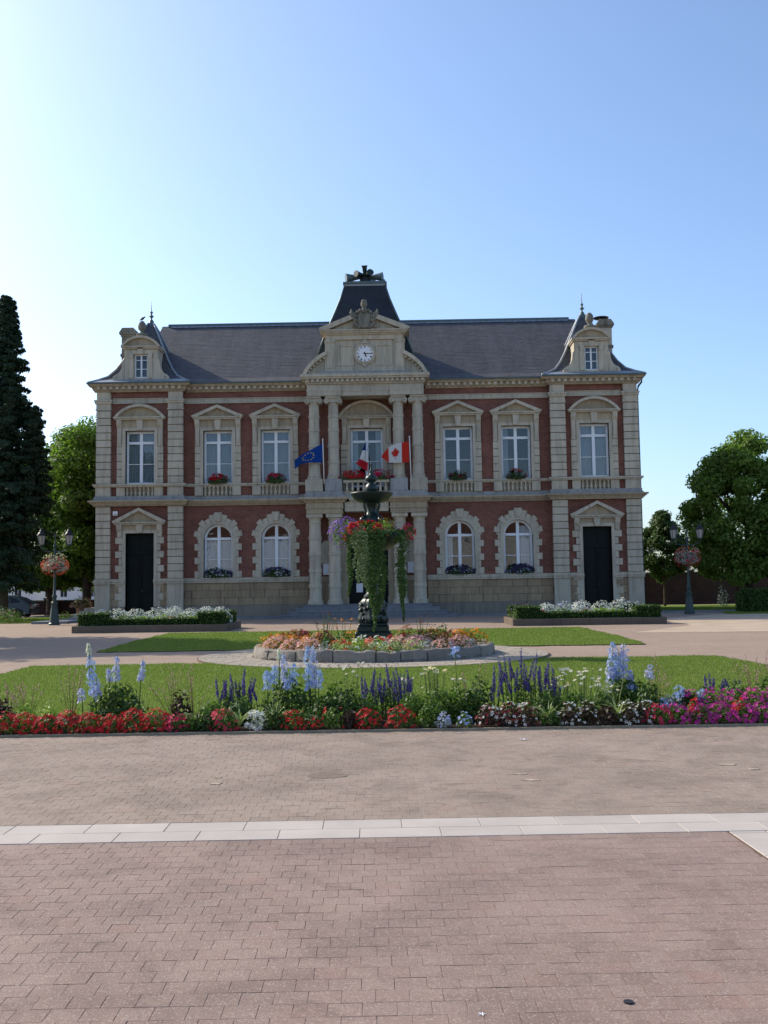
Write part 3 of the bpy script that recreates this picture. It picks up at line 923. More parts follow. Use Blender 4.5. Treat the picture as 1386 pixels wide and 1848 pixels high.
for s in (-1, 1):
    cx = s * PAV_X
    casement(cx, PF + .24, Z_SILL, Z_TOP, .83, 9.93, 8.72, False, 'full')
    surround(cx, PF, .83, Z_SILL + .003, 9.7, Z_TOP, 11.2, 1.3)
    pediment('pediment', cx, PF, 11.28, 1.46, .78, 'seg')
    balustrade(cx, PF, .83, 6.886, 7.396, 7)
    # side door
    surround(cx, PF, .80, .3, 4.6, 4.81, 5.3, 1.36, True, 11)
    pediment('pediment', cx, PF, 5.36, 1.45, .86, 'tri')
    d = MB(); y = PF + .28
    d.box(cx - .8, cx + .8, y, y + .08, .28, 4.81)
    for sx in (-1, 1):
        for za, zb in ((.5, 1.35), (1.5, 2.7), (2.82, 3.55)):
            a, b = sorted((cx + sx * .1, cx + sx * .7)); d.box(a, b, y - .03, y, za, zb); d.box(a + .08, b - .08, y - .045, y - .03, za + .08, zb - .08)
        a, b = sorted((cx + sx * .06, cx + sx * .72)); d.box(a, b, y - .03, y, 3.85, 4.7)
    d.box(cx - .03, cx + .03, y - .06, y, .3, 3.7); d.box(cx - .8, cx + .8, y - .07, y, 3.66, 3.78)
    D = d.build('door', M['door_paint'], TH)
    MB().tube([(cx + .1, y - .03, 1.6), (cx + .1, y - .1, 1.6)], .015, 8).lathe([(.01, -.03), (.035, -.01), (.035, .02), (.01, .04)], 10, (cx + .1, y - .12, 1.6)).build('door_handle', M['zinc'], D)
    MB().box(cx - 1.25, cx + 1.25, PF - .55, PF + .3, .0, .15).box(cx - 1.0, cx + 1.0, PF - .3, PF + .3, .15, .29).build('door_step', M['step'], TH)

# ---- roofs
ROOF_Y1, RZ = 6.0, 18.25
r = MB()
ez, ey = 13.27, -.52
r.poly([(-13, ey, ez), (13, ey, ez), (13, .1, 13.62), (-13, .1, 13.62)])
NC = 40
sl = MB()
for k in range(NC):
    f0, f1 = k / NC, (k + 1) / NC
    ya, yb = .1 + (ROOF_Y1 - .1) * f0, .1 + (ROOF_Y1 - .1) * f1; za, zb = 13.62 + (RZ - 13.62) * f0, 13.62 + (RZ - 13.62) * f1
    x_ = -13.0
    while x_ < 13.0:
        w_ = random.uniform(.55, 1.3); l_ = random.uniform(.003, .009); b_ = min(13.0, x_ + w_)
        sl.poly([(x_, ya - l_ * .5, za + l_), (b_, ya - l_ * .5, za + l_), (b_, yb, zb + .002), (x_, yb, zb + .002)])
        sl.poly([(x_, ya - l_ * .5, za + l_), (b_, ya - l_ * .5, za + l_), (b_, ya, za - .01), (x_, ya, za - .01)])
        x_ = b_
r.poly([(-13, .1, 13.605), (13, .1, 13.605), (13, ROOF_Y1, RZ - .015), (-13, ROOF_Y1, RZ - .015)])
r.poly([(-13, 12.6, ez), (-13, ROOF_Y1, RZ), (13, ROOF_Y1, RZ), (13, 12.6, ez)])
MR = r.build('main_roof', M['slate'], TH, recalc=False)
sl.build('slate_courses', M['slate'], MR, recalc=False)['kind'] = 'stuff'
MB().box(-12.6, 12.6, ROOF_Y1 - .16, ROOF_Y1 + .16, RZ - .07, RZ + .09).build('ridge_cap', M['zinc'], MR)
fl = MB()
for i in range(64):
    x = -12.4 + i * .39
    fl.poly([(x, ROOF_Y1 - .3, RZ - .175), (x + .36, ROOF_Y1 - .3, RZ - .175), (x + .36, ROOF_Y1 - .1, RZ + .0), (x, ROOF_Y1 - .1, RZ + .0)])
fl.build('ridge_flashing', M['lead'], MR, recalc=False)
PROF = [(2.86, 13.275), (2.42, 13.5), (1.98, 13.78), (1.62, 14.25), (1.22, 15.0), (.92, 15.7), (.63, 16.35), (.36, 16.95), (.13, 17.35)]
def pavilion_roof(cx, cy):
    p = MB(); pr = PROF
    for k in range(len(pr) - 1):
        (a, za), (b, zb) = pr[k], pr[k + 1]
        ca = [(cx - a, cy - a, za), (cx + a, cy - a, za), (cx + a, cy + a, za), (cx - a, cy + a, za)]
        cb = [(cx - b, cy - b, zb), (cx + b, cy - b, zb), (cx + b, cy + b, zb), (cx - b, cy + b, zb)]
        for i in range(4):
            j = (i + 1) % 4; p.poly([ca[i], ca[j], cb[j], cb[i]])
    Pm = p.build('pavilion_roof', M['slate'], TH, recalc=False)
    for sx, sy in ((-1, -1), (1, -1), (1, 1), (-1, 1)):
        MB().tube([(cx + sx * a, cy + sy * a, z + .02) for a, z in pr], .065, 6).build('hip_roll', M['lead'], Pm, smooth=True)
    e = MB(); a, b = 2.9, 2.4
    for q in ([(-a, -a), (a, -a), (b, -b), (-b, -b)], [(a, -a), (a, a), (b, b), (b, -b)], [(a, a), (-a, a), (-b, b), (b, b)], [(-a, a), (-a, -a), (-b, -b), (-b, b)]):
        e.poly([(cx + q[0][0], cy + q[0][1], 13.285), (cx + q[1][0], cy + q[1][1], 13.285), (cx + q[2][0], cy + q[2][1], 13.53), (cx + q[3][0], cy + q[3][1], 13.53)])
    e.build('eave_flashing', M['lead'], Pm, recalc=False)
    MB().lathe([(.3, 17.0), (.24, 17.1), (.2, 17.3), (.12, 17.55), (.05, 17.62), (.05, 17.72), (.15, 17.8), (.06, 17.88), (.045, 17.97), (.1, 18.05), (.03, 18.12), (.02, 18.3), (.006, 18.75)], 12, (cx, cy, 0)).build('finial', M['zinc'], Pm, smooth=True)
    return Pm
for s in (-1, 1):
    pavilion_roof(s * PAV_X, 2.05)
    pavilion_roof(s * (PAV_X - .35), 10.0)
    # stone dormer
    cx = s * PAV_X; y = PF + .02
    d = MB()
    hw = .96
    wall_holes(d, cx - hw, cx + hw, 13.3, 15.35, [(cx - .38, cx + .38, 13.62, 14.98)], y, .3)
    d.poly([(cx - hw, y, 13.3), (cx - hw, y + 1.6, 13.3), (cx - hw, y + 1.6, 15.35), (cx - hw, y, 15.35)])
    d.poly([(cx + hw, y, 13.3), (cx + hw, y + 1.6, 13.3), (cx + hw, y + 1.6, 15.35), (cx + hw, y, 15.35)])
    Dm = d.build('dormer', M['stone'], TH, recalc=False)
    for sx in (-1, 1):
        vol = [(hw - .02, 13.32), (1.52, 13.32), (1.62, 13.42), (1.62, 13.62), (1.5, 13.78), (1.34, 13.86), (1.2, 13.98), (1.1, 14.2), (1.05, 14.6), (hw - .02, 14.75)]
        pts = [(cx + sx * a, z) for a, z in vol]
        MB().prism(pts if sx > 0 else pts[::-1], y - .02, y + .38).build('volute', M['stone'], Dm)
        MB().arc(cx + sx * 1.4, 13.58, .1, .2, 0, 2 * PI, y - .06, y - .02, 16).build('scroll', M['stone'], Dm)
        a, b = sorted((cx + sx * .42, cx + sx * .66)); MB().box(a, b, y - .07, y + .02, 13.6, 15.02).box(a, b, y - .1, y + .02, 14.72, 15.04).build('jamb', M['stone'], Dm)
    MB().box(cx - .72, cx + .72, y - .06, y + .02, 14.98, 15.2).prism([(cx - .12, 14.96), (cx + .12, 14.96), (cx + .17, 15.33), (cx - .17, 15.33)], y - .12, y).build('lintel', M['stone'], Dm)
    MB().box(cx - hw - .14, cx + hw + .14, y - .2, y + 1.5, 15.35, 15.43).box(cx - hw - .08, cx + hw + .08, y - .12, y + 1.5, 15.27, 15.352).build('dormer_cornice', M['stone'], Dm)
    half, rise = hw + .14, .58
    R_ = (half * half + rise * rise) / (2 * rise); cz = 15.432 + rise - R_; a = math.asin(half / R_)
    g = MB(); g.arc(cx, cz, R_ - .13, R_, PI / 2 - a, PI / 2 + a, y - .22, y + 1.5, 16)
    g.build('dormer_hood', M['stone'], Dm)
    tp = [(cx + (R_ - .1) * math.sin(-a + 2 * a * i / 14), cz + (R_ - .1) * math.cos(-a + 2 * a * i / 14)) for i in range(15)]
    MB().prism(tp, y - .05, y + 1.4).build('tympanum', M['stone_warm'], Dm)
    MB().lathe([(.27, 15.98), (.27, 16.08), (.34, 16.12), (.3, 16.2), (.12, 16.26), (.1, 16.36), (.2, 16.44), (.235, 16.6), (.2, 16.8), (.1, 16.93), (.02, 16.97)], 14, (cx, y + .25, 0), rf=lambda a, k, z: 1 + (.05 * math.cos(7 * a + z * 20) if z > 16.4 else 0)).build('pine_cone_finial', M['stone_dark'], Dm, smooth=True)
    f = MB(); f.box(cx - .37, cx - .31, y + .15, y + .22, 13.62, 14.98).box(cx + .31, cx + .37, y + .15, y + .22, 13.62, 14.98).box(cx - .31, cx + .31, y + .15, y + .22, 13.62, 13.7).box(cx - .31, cx + .31, y + .15, y + .22, 14.91, 14.98).box(cx - .045, cx + .045, y + .13, y + .22, 13.7, 14.91)
    for zz in (14.15, 14.66):
        f.box(cx - .31, cx - .045, y + .16, y + .21, zz - .02, zz + .02).box(cx + .045, cx + .31, y + .16, y + .21, zz - .02, zz + .02)
    Wd = f.build('dormer_window', M['white_paint'], Dm)
    gl = MB(); gl.box(cx - .33, cx + .33, y + .185, y + .193, 13.66, 14.95); gl.build('pane', M['glass'], Dm)
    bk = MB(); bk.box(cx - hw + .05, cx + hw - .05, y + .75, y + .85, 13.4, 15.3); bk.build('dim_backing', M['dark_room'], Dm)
    # chimney behind the dormer
    x0, x1 = sorted((s * (PAV_X + .75), s * (PAV_X + 1.5)))
    ch = MB().box(x0, x1, 1.1, 2.3, 13.4, 16.45).build('chimney', M['stone_dark'] if s < 0 else M['stone_grey'], TH)
    MB().box(x0 - .06, x1 + .06, 1.04, 2.36, 15.2, 15.36).build('chimney_band', M['stone_dark'], ch)
    MB().box(x0 - .05, x1 + .05, 1.05, 2.35, 16.38, 16.5).box(x0 - .12, x1 + .12, .98, 2.42, 16.5, 16.6).prism([(x0 - .14, 16.6), (x1 + .14, 16.6), (x1 - .05, 16.88), (x0 + .05, 16.88)], 1.0, 2.4).build('chimney_cap', M['stone_dark'], ch)
    if s > 0:
        xm = (x0 + x1) / 2 - .1
        MB().box(xm - .06, xm + .06, 1.6, 1.8, 16.8, 17.0).lathe([(.05, 17.0), (.42, 17.08), (.46, 17.13), (.2, 17.2), (.02, 17.22)], 14, (xm, 1.7, 0)).build('chimney_cowl', M['black'], ch)

# rain pipe at the right corner
MB().tube([(15.55, -.3, 13.2), (15.5, -.25, 12.9), (15.35, -.1, 12.7), (15.3, 0, 12.4), (15.3, 0, .2)], .055, 8).build('rain_pipe', M['zinc'], TH, smooth=True)

# ---- portico: steps, columns, entablatures, balcony
Y0 = -1.0
STEP_Y = [(-2.55, 4.75, 0, .18), (-2.25, 4.3, .18, .36), (-1.95, 3.9, .36, .54), (-1.62, 3.5, .54, .72)]
for y, hw, z0, z1 in STEP_Y:
    MB().box(-hw, hw, y, .05, z0, z1 - .035).box(-hw - .02, hw + .02, y - .03, .05, z1 - .035, z1).build('step', M['step'], TH)
def low_profile():
    p = [(.52, 0), (.52, .1), (.50, .12), (.52, .2), (.44, .24), (.42, .3)]
    z = .3; H = 4.95
    for zb in (1.0, 1.85, 2.75, 3.62):
        p += [(.40, zb - .1), (.44, zb - .09), (.44, zb + .11), (.40, zb + .12)]
    p += [(.375, 4.4), (.41, 4.43), (.41, 4.5), (.375, 4.52), (.375, 4.62), (.46, 4.72), (.46, 4.74)]
    return p
LC = MB().lathe([(r_ * .83, z_) for r_, z_ in low_profile()], 24).mesh('column', M['stone'], 'auto')
LCAP = MB().box(-.44, .44, -.44, .44, 4.74, 4.95).mesh('abacus', M['stone'], bevel=.015)
def up_profile():
    p = [(.50, 0), (.50, .09), (.46, .11), (.5, .18), (.43, .22), (.4, .3)]
    for zb in (.95, 1.85, 2.75, 3.5):
        rr = .385 - .012 * zb
        p += [(rr, zb - .08), (rr + .035, zb - .07), (rr + .035, zb + .07), (rr, zb + .08)]
    p += [(.335, 4.1), (.36, 4.12), (.36, 4.17), (.34, 4.2), (.4, 4.3)]
    return p
def flute(a, k, z): return 1 + (.022 * math.cos(20 * a) if .3 <= z <= 4.1 else 0)
UC = MB().lathe([(r_ * .81, z_) for r_, z_ in up_profile()], 80, rf=flute).mesh('column', M['stone_grey'], 'auto')
cap = MB().box(-.41, .41, -.39, .39, 4.5, 4.6).box(-.36, .36, -.31, .31, 4.28, 4.5)
for sx in (-1, 1):
    cap.prism([(sx * .36 + .15 * math.cos(2 * PI * i / 14), 4.35 + .15 * math.sin(2 * PI * i / 14)) for i in range(14)], -.36, .36)
    cap.arc(sx * .36, 4.35, .05, .09, 0, 2 * PI, -.39, -.36, 10)
UCAP = cap.mesh('ionic_capital', M['stone_grey'])
for x in (-2.87, -1.8, 1.8, 2.87):
    c = link('lower_column', LC, TH); c.location = (x, Y0, .72)
    a = link('abacus', LCAP, c)
    c = link('upper_column', UC, TH); c.location = (x, Y0, 7.58)
    a = link('ionic_capital', UCAP, c)
    block('pedestal', x - .48, x + .48, Y0 - .5, Y0 + .52, 6.88, 7.57, M['stone_lead'] if abs(x) < 2 else M['stone_grey'], TH)
for s in (-1, 1):
    a, b = sorted((s * 1.3, s * 3.3))
    e = MB()
    for z0, z1, pr in ((5.67, 5.95, .0), (5.95, 6.0, .06), (6.0, 6.28, .02), (6.28, 6.36, .12), (6.36, 6.44, .22), (6.44, 6.56, .34)):
        e.box(a - pr, b + pr, Y0 - .5 - pr, .05, z0, z1)
    e.build('lower_entablature', M['stone_warm'], TH)
    MB().box(a - .1, b + .1, Y0 - .62, .05, 6.56, 6.72).box(a - .04, b + .04, Y0 - .58, .05, 6.72, 6.878).build('pedestal_base', M['stone_lead'], TH)
e = MB()
for z0, z1, pr in ((5.78, 6.02, -.06), (6.02, 6.3, -.02), (6.3, 6.38, .06), (6.38, 6.55, .16)):
    e.box(-1.2 if pr <= 0 else -.95, 1.2 if pr <= 0 else .95, Y0 - .42 - pr, .05, z0, z1)
e.build('lower_lintel', M['stone'], TH)
MB().box(-1.25, 1.25, Y0 - .5, .05, 6.56, 6.7).build('balcony_floor', M['stone_lead'], TH)
bl = balustrade(0, Y0 - .25, 1.22, 6.88, 7.36, 8, None, False)
bl.data = MB().box(-1.22, 1.22, Y0 - .45, Y0 - .2, 6.705, 6.878).mesh('balustrade', M['stone_warm'])
MB().box(-1.25, 1.25, Y0 - .48, Y0 - .18, 7.362, 7.5).build('balustrade_rail', M['stone'], bl)
# balcony window and its hood
casement(0, .24, Z_SILL - .3, Z_TOP, .92, 9.85, 8.72, False, 'sides')
surround(0, 0, .92, 7.0, 9.7, Z_TOP, 11.1, 1.45)
pediment('pediment', 0, 0, 11.18, 1.62, .95, 'seg')
# entrance: double door in a stone frame, tablets each side
en = MB()
for sx in (-1, 1):
    a, b = sorted((sx * 1.12, sx * 1.62)); en.box(a, b, -.16, .1, .72, 4.6)
    a, b = sorted((sx * 1.08, sx * 1.68)); en.box(a, b, -.2, .1, 2.0, 2.25); en.box(a, b, -.2, .1, .7, 1.1)
en.box(-1.75, 1.75, -.2, .1, 4.6, 5.1).box(-1.85, 1.85, -.3, .1, 5.1, 5.3)
EN = en.build('entrance_surround', M['stone_warm'], TH)
d = MB(); y = .2
d.box(-1.12, 1.12, y, y + .08, .7, 4.9)
for sx in (-1, 1):
    for za, zb in ((.9, 1.7), (1.85, 2.9), (3.0, 3.6)):
        a, b = sorted((sx * .12, sx * 1.0)); d.box(a, b, y - .03, y, za, zb)
d.box(-.04, .04, y - .05, y, .72, 3.75).box(-1.12, 1.12, y - .06, y, 3.72, 3.85)
ED = d.build('entrance_door', M['door_paint'], TH)
for s in (-1, 1):
    a, b = sorted((s * 2.05, s * 2.62))
    t_ = MB().prism([(a, 3.0), (b, 3.0), (b, 4.05), ((a + b) / 2 + .1, 4.25), ((a + b) / 2 - .1, 4.25), (a, 4.05)], -.1, .02).build('stone_tablet', M['stone'], TH)
for a, b in ((-3.28, -1.64), (1.64, 3.28)):
    p = MB().box(a, b, -.06, .02, .72, 1.98).build('plinth', M['ashlar'], TH)
    MB().box(a, b, -.12, .02, 1.98, 2.25).build('plinth_band', M['stone_warm'], p)
# upper entablature with dentils
e = MB()
e.box(-3.2, 3.2, Y0 - .38, .05, 12.19, 12.42)
for s in (-1, 1):
    a, b = sorted((s * 1.36, s * 3.22)); e.box(a, b, Y0 - .46, Y0 - .3, 12.192, 12.47); e.box(a, b, Y0 - .44, Y0 - .3, 12.47, 12.8)
    e.box(a - .03, b + .03, Y0 - .48, Y0 - .3, 12.43, 12.48)
e.box(-3.18, 3.18, Y0 - .4, .05, 12.42, 12.83)
e.build('upper_entablature', M['stone_grey'], TH)
e = MB()
for z0, z1, pr in ((12.832, 12.9, .08), (12.9, 13.1, .12), (13.1, 13.2, .3), (13.2, 13.3, .37), (13.3, 13.38, .32)):
    e.box(-3.2 - pr, 3.2 + pr, Y0 - .42 - pr, .1, z0, z1)
PC = e.build('portico_cornice', M['stone'], TH)
for i in range(24):
    x = -3.3 + (i + .5) * 6.6 / 24
    block('dentil', x - .08, x + .08, Y0 - .66, Y0 - .3, 12.92, 13.09, M['stone'], PC)

# ---- attic with the clock
AY = Y0 - .02
MB().box(-2.5, 2.5, AY - .12, .5, 13.382, 13.62).build('attic_base', M['stone_lead'], TH)
at = MB().box(-2.1, 2.1, AY, 1.2, 13.62, 15.72)
AT = at.build('attic', M['stone_grey'], TH)
for s in (-1, 1):
    a, b = sorted((s * 1.68, s * 2.22)); MB().box(a, b, AY - .1, AY + .4, 13.62, 15.35).box(a - .03, b + .03, AY - .14, AY + .4, 15.25, 15.4).build('attic_pilaster', M['stone_grey'], AT)
    MB().box(a + .1, b - .1, AY - .13, AY - .09, 13.8, 15.1).build('panel', M['stone'], AT)
    a, b = sorted((s * .62, s * 1.5))
    MB().box(a, b, AY - .05, AY, 13.95, 14.02).box(a, b, AY - .05, AY, 15.05, 15.12).box(a, a + .07, AY - .05, AY, 14.02, 15.05).box(b - .07, b, AY - .05, AY, 14.02, 15.05).build('panel_moulding', M['stone'], AT)
    # quarter-round ramps at both sides, with their own little dentils
    outer = [(s * x_, z_) for x_, z_ in ((3.5, 13.385), (3.44, 13.52), (3.33, 13.74), (3.2, 13.93), (3.03, 14.12), (2.84, 14.3), (2.62, 14.47), (2.38, 14.62), (2.12, 14.75))]
    inner = [(s * x_, z_) for x_, z_ in ((3.3, 13.385), (3.26, 13.48), (3.16, 13.66), (3.04, 13.82), (2.89, 13.98), (2.72, 14.14), (2.53, 14.29), (2.33, 14.42), (2.1, 14.54))]
    # concave-backed face under the curved cornice
    face = [(s * 2.1, 13.38)] + inner
    MB().prism(face, AY + .02, AY + .6).build('ramp_face', M['stone_grey'], AT)
    cor = outer + inner[::-1]
    rc = MB().prism(cor, AY - .3, AY + .6).build('ramp_cornice', M['stone'], AT)
    for i in range(1, 8):
        x_, z_ = inner[i]
        x_ -= s * .05; z_ -= .05
        o = block('ramp_dentil', x_ - .055, x_ + .055, AY - .18, AY + .05, z_ - .06, z_ + .06, M['stone'], AT)
        o.rotation_euler.y = -s * (.5 + i / 8)
e = MB()
for z0, z1, pr in ((15.4, 15.66, .0), (15.66, 15.74, .1), (15.74, 15.84, .2), (15.84, 15.92, .28)):
    e.box(-2.16 - pr, 2.16 + pr, AY - .12 - pr, 1.2, z0, z1)
e.build('attic_cornice', M['stone'], AT)
for s in (-1, 1):
    pts = [(s * 2.5, 15.922), (s * 2.5, 16.03), (s * .62, 16.78), (s * .5, 16.62), (s * .62, 16.5), (s * 1.95, 15.97), (s * 1.95, 15.922)]
    MB().prism(pts if s > 0 else pts[::-1], AY - .42, .9).build('raking_cornice', M['stone'], AT)
    pts = [(s * 2.0, 15.922), (s * .55, 16.5), (s * .3, 16.5), (s * .3, 15.922)]
    MB().prism(pts if s > 0 else pts[::-1], AY - .15, .85).build('tympanum', M['stone_grey'], AT)
    # scroll ending the broken pediment
    MB().prism([(s * .62 + .15 * math.cos(2 * PI * i / 12), 16.72 + .15 * math.sin(2 * PI * i / 12)) for i in range(12)], AY - .44, AY).lathe([(.08, 16.84), (.1, 16.9), (.05, 17.0), (.02, 17.1)], 8, (s * .72, AY - .2, 0)).build('scroll', M['stone_dark'], AT)
# carved crest: shield, garland, mask and finial head
cr = MB()
sh = [(-.3, 16.0), (-.34, 16.35), (-.36, 16.72), (-.2, 16.8), (0, 16.76), (.2, 16.8), (.36, 16.72), (.34, 16.35), (.3, 16.0), (0, 15.94)]
cr.prism(sh, AY - .5, AY - .1)
CR = cr.build('crest_shield', M['stone_dark'], AT, bevel=.03)
g = MB()
for s in (-1, 1):
    for i, (x_, z_, r_) in enumerate([(.42, 16.1, .13), (.52, 16.22, .11), (.45, 16.38, .12), (.55, 16.5, .1), (.44, 16.62, .11), (.36, 16.85, .1), (.22, 16.95, .1), (.3, 15.98, .09), (.6, 16.05, .08)]):
        g.lathe([(r_ * math.sin(PI * k / 6) + .001, r_ * -math.cos(PI * k / 6)) for k in range(7)], 8, (s * x_, AY - .42 - .03 * (i % 3), z_))
g.build('carved_garland', M['stone_dark'], CR, smooth=True)['kind'] = 'stuff'
MB().lathe([(.2, 16.78), (.24, 16.9), (.22, 17.0), (.12, 17.08), (.1, 17.16), (.17, 17.22), (.19, 17.36), (.14, 17.5), (.16, 17.54), (.1, 17.58), (.02, 17.6)], 12, (0, AY - .3, 0)).build('crest_head', M['stone_dark'], CR, smooth=True)
# clock
CZ = 14.6
ck = MB(); ck.arc(0, CZ, .47, .62, 0, 2 * PI, AY - .12, AY, 40); ck.arc(0, CZ, .47, .53, 0, 2 * PI, AY - .17, AY - .1, 40)
CK = ck.build('clock_surround', M['stone'], AT)
MB().prism([(-.24, CZ + .55), (.24, CZ + .55), (.12, CZ + .72), (0, CZ + .82), (-.12, CZ + .72)], AY - .16, AY).build('clock_crest', M['stone'], AT)
MB().prism([(-.18, CZ - .55), (.18, CZ - .55), (.05, CZ - .75), (-.05, CZ - .75)], AY - .14, AY).build('clock_drop', M['stone'], AT)
CF = MB().prism([(.47 * math.cos(2 * PI * i / 40), CZ + .47 * math.sin(2 * PI * i / 40)) for i in range(40)], AY - .11, AY - .05).build('clock_face', M['chalk'], TH)
NUM = {12: 'XII', 1: 'I', 2: 'II', 3: 'III', 4: 'IIII', 5: 'V', 6: 'VI', 7: 'VII', 8: 'VIII', 9: 'IX', 10: 'X', 11: 'XI'}
for h, txt in NUM.items():
    a = PI / 2 - 2 * PI * h / 12
    nm = MB()
    units = {'I': .022, 'V': .05, 'X': .05}; wtot = sum(units[c] for c in txt); x = -wtot / 2
    for c in txt:
        wd = units[c]; hh = .055
        if c == 'I': nm.box(x + .004, x + wd - .004, 0, .006, -hh, hh)
        if c in 'VX':
            lo = (x, x + wd) if c == 'X' else (x + wd / 2 - .005, x + wd / 2 + .005)
            nm.prism([(x, hh), (x + .014, hh), (lo[1] if c == 'X' else x + wd / 2 + .007, -hh), ((lo[1] - .014) if c == 'X' else x + wd / 2 - .007, -hh)], 0, .006)
            nm.prism([(x + wd - .014, hh), (x + wd, hh), ((lo[0] + .014) if c == 'X' else x + wd / 2 + .007, -hh), (lo[0] if c == 'X' else x + wd / 2 - .007, -hh)], -.002, .005)
        x += wd
    o = nm.build('numeral', M['black'], CF); o.location = (.385 * math.cos(a), AY - .118, CZ + .385 * math.sin(a)); o.rotation_euler.y = -(a - PI / 2)
for nm_, ang, ln, wd, yo in (('hour_hand', 5.25 / 12, .25, .03, .124), ('minute_hand', 15.5 / 60, .4, .02, .132)):
    a = -2 * PI * ang
    o = MB().prism([(-wd, -.08), (wd, -.08), (wd * 1.1, ln * .7), (0, ln), (-wd * 1.1, ln * .7)], 0, .006).build(nm_, M['black'], CF)
    o.location = (0, AY - yo, CZ); o.rotation_euler.y = -a
MB().prism([(.04 * math.cos(2 * PI * i / 12), CZ + .04 * math.sin(2 * PI * i / 12)) for i in range(12)], AY - .142, AY - .12).build('hand_boss', M['black'], CF)

# ---- tall slate roof over the clock
tw = MB(); cy = 1.3; DY = .62
tp = [(2.75, 14.6), (2.3, 15.9), (2.02, 16.6), (1.72, 17.35), (1.42, 18.15), (1.14, 19.08)]
for k in range(len(tp) - 1):
    (a, za), (b, zb) = tp[k], tp[k + 1]
    ca = [(-a, cy - a * DY, za), (a, cy - a * DY, za), (a, cy + a * DY, za), (-a, cy + a * DY, za)]; cb = [(-b, cy - b * DY, zb), (b, cy - b * DY, zb), (b, cy + b * DY, zb), (-b, cy + b * DY, zb)]
    for i in range(4): tw.poly([ca[i], ca[(i + 1) % 4], cb[(i + 1) % 4], cb[i]])
TWM = m_plain('dark_tower_slate', (.027, .033, .043), .35, 1.4, .6, .2, bump=.2, fine=14)
TW = tw.build('tower_roof', TWM, TH, recalc=False)
for sx, sy in ((-1, -1), (1, -1), (1, 1), (-1, 1)):
    MB().tube([(sx * a, cy + sy * a * DY, z) for a, z in tp], .05, 6).build('hip_roll', M['zinc'], TW, smooth=True)
MB().box(-1.2, 1.2, cy - .76, cy + .76, 18.96, 19.08).build('top_flashing', M['lead'], TW)
MB().box(-1.26, 1.26, cy - .84, cy + .84, 19.08, 19.18).box(-1.1, 1.1, cy - .75, cy + .75, 19.18, 19.24).build('top_slab', M['zinc'], TW)
# kerbed apron along the foot of the facade
for a, b in ((-15.4, -4.8), (4.8, 15.4)):
    MB().box(a, b, -1.05, -.05, -.02, .1).build('kerb', M['step'], TH)
# ================================================================== PLANT BUILDERS
M['leaf_mid'] = m_leaf('mid_green_leaf', (.05, .10, .018), (.14, .22, .045), .4)
M['leaf_dark'] = m_leaf('dark_green_leaf', (.028, .06, .015), (.08, .145, .032), .3)
M['leaf_bronze'] = m_leaf('bronze_leaf', (.03, .018, .014), (.075, .045, .03), .2)
M['leaf_grey'] = m_leaf('silver_leaf', (.24, .27, .25), (.48, .52, .50), .15)
M['leaf_lime'] = m_leaf('lime_leaf', (.16, .26, .03), (.34, .45, .07), .3)
M['leaf_varieg'] = m_leaf('cream_edged_leaf', (.13, .22, .05), (.56, .60, .30), .3)
M['leaf_ivy'] = m_leaf('ivy_leaf', (.026, .065, .014), (.11, .18, .04), .28)
M['ivy_pale'] = m_leaf('pale_ivy_leaf', (.08, .145, .035), (.38, .43, .20), .25)
M['stem'] = m_plain('green_stem', (.10, .15, .045), .2, 6, .7, .2)
FC = dict(red=((.42, .008, .014), (.70, .025, .04)), cerise=((.45, .01, .05), (.72, .04, .14)), coral=((.55, .06, .035), (.80, .16, .10)), pink=((.70, .30, .27), (.90, .56, .48)),
          magenta=((.32, .012, .16), (.60, .05, .36)), white=((.62, .62, .58), (.85, .85, .80)), cream=((.70, .64, .36), (.88, .84, .62)), orange=((.58, .16, .004), (.85, .34, .01)),
          rust=((.16, .035, .008), (.36, .10, .015)), burgundy=((.14, .010, .02), (.28, .025, .04)), blue=((.26, .36, .76), (.55, .66, .96)), lilac=((.36, .38, .72), (.66, .68, .93)),
          violet=((.055, .035, .22), (.15, .09, .42)), purple=((.15, .06, .33), (.33, .18, .55)), darkviolet=((.03, .02, .06), (.10, .07, .16)), pinkpale=((.45, .20, .22), (.7, .42, .42)))
for k_, (a_, b_) in FC.items(): M['f_' + k_] = m_leaf(k_ + '_petal', a_, b_, .25, .6, .15)
M['f_yellow'] = m_leaf('yellow_disc', (.55, .33, .01), (.75, .50, .03), .1)

def dome_pts(n, rx, ry, h, lo=.35, up=1.0, pw=.6):
    d = sphere_dirs(n, up=up)
    u = lo + (1 - lo) * RNG.random(n) ** pw
    return np.stack([d[:, 0] * rx * u, d[:, 1] * ry * u, np.abs(d[:, 2]) * h * u], 1), d

def foliage(root, n, rx, ry, h, size, mat, name='foliage', z0=0, jitter=.7, aspect=.55, droop=0):
    P, d = dome_pts(n, rx, ry, h)
    P += RNG.normal(0, .06, P.shape) * min(rx, h) ; P[:, 2] = np.maximum(P[:, 2], .01) + z0
    return np_mesh(name, leaf_verts(P, d, size * RNG.uniform(.6, 1.25, n), aspect, jitter, droop), 4, mat, root)

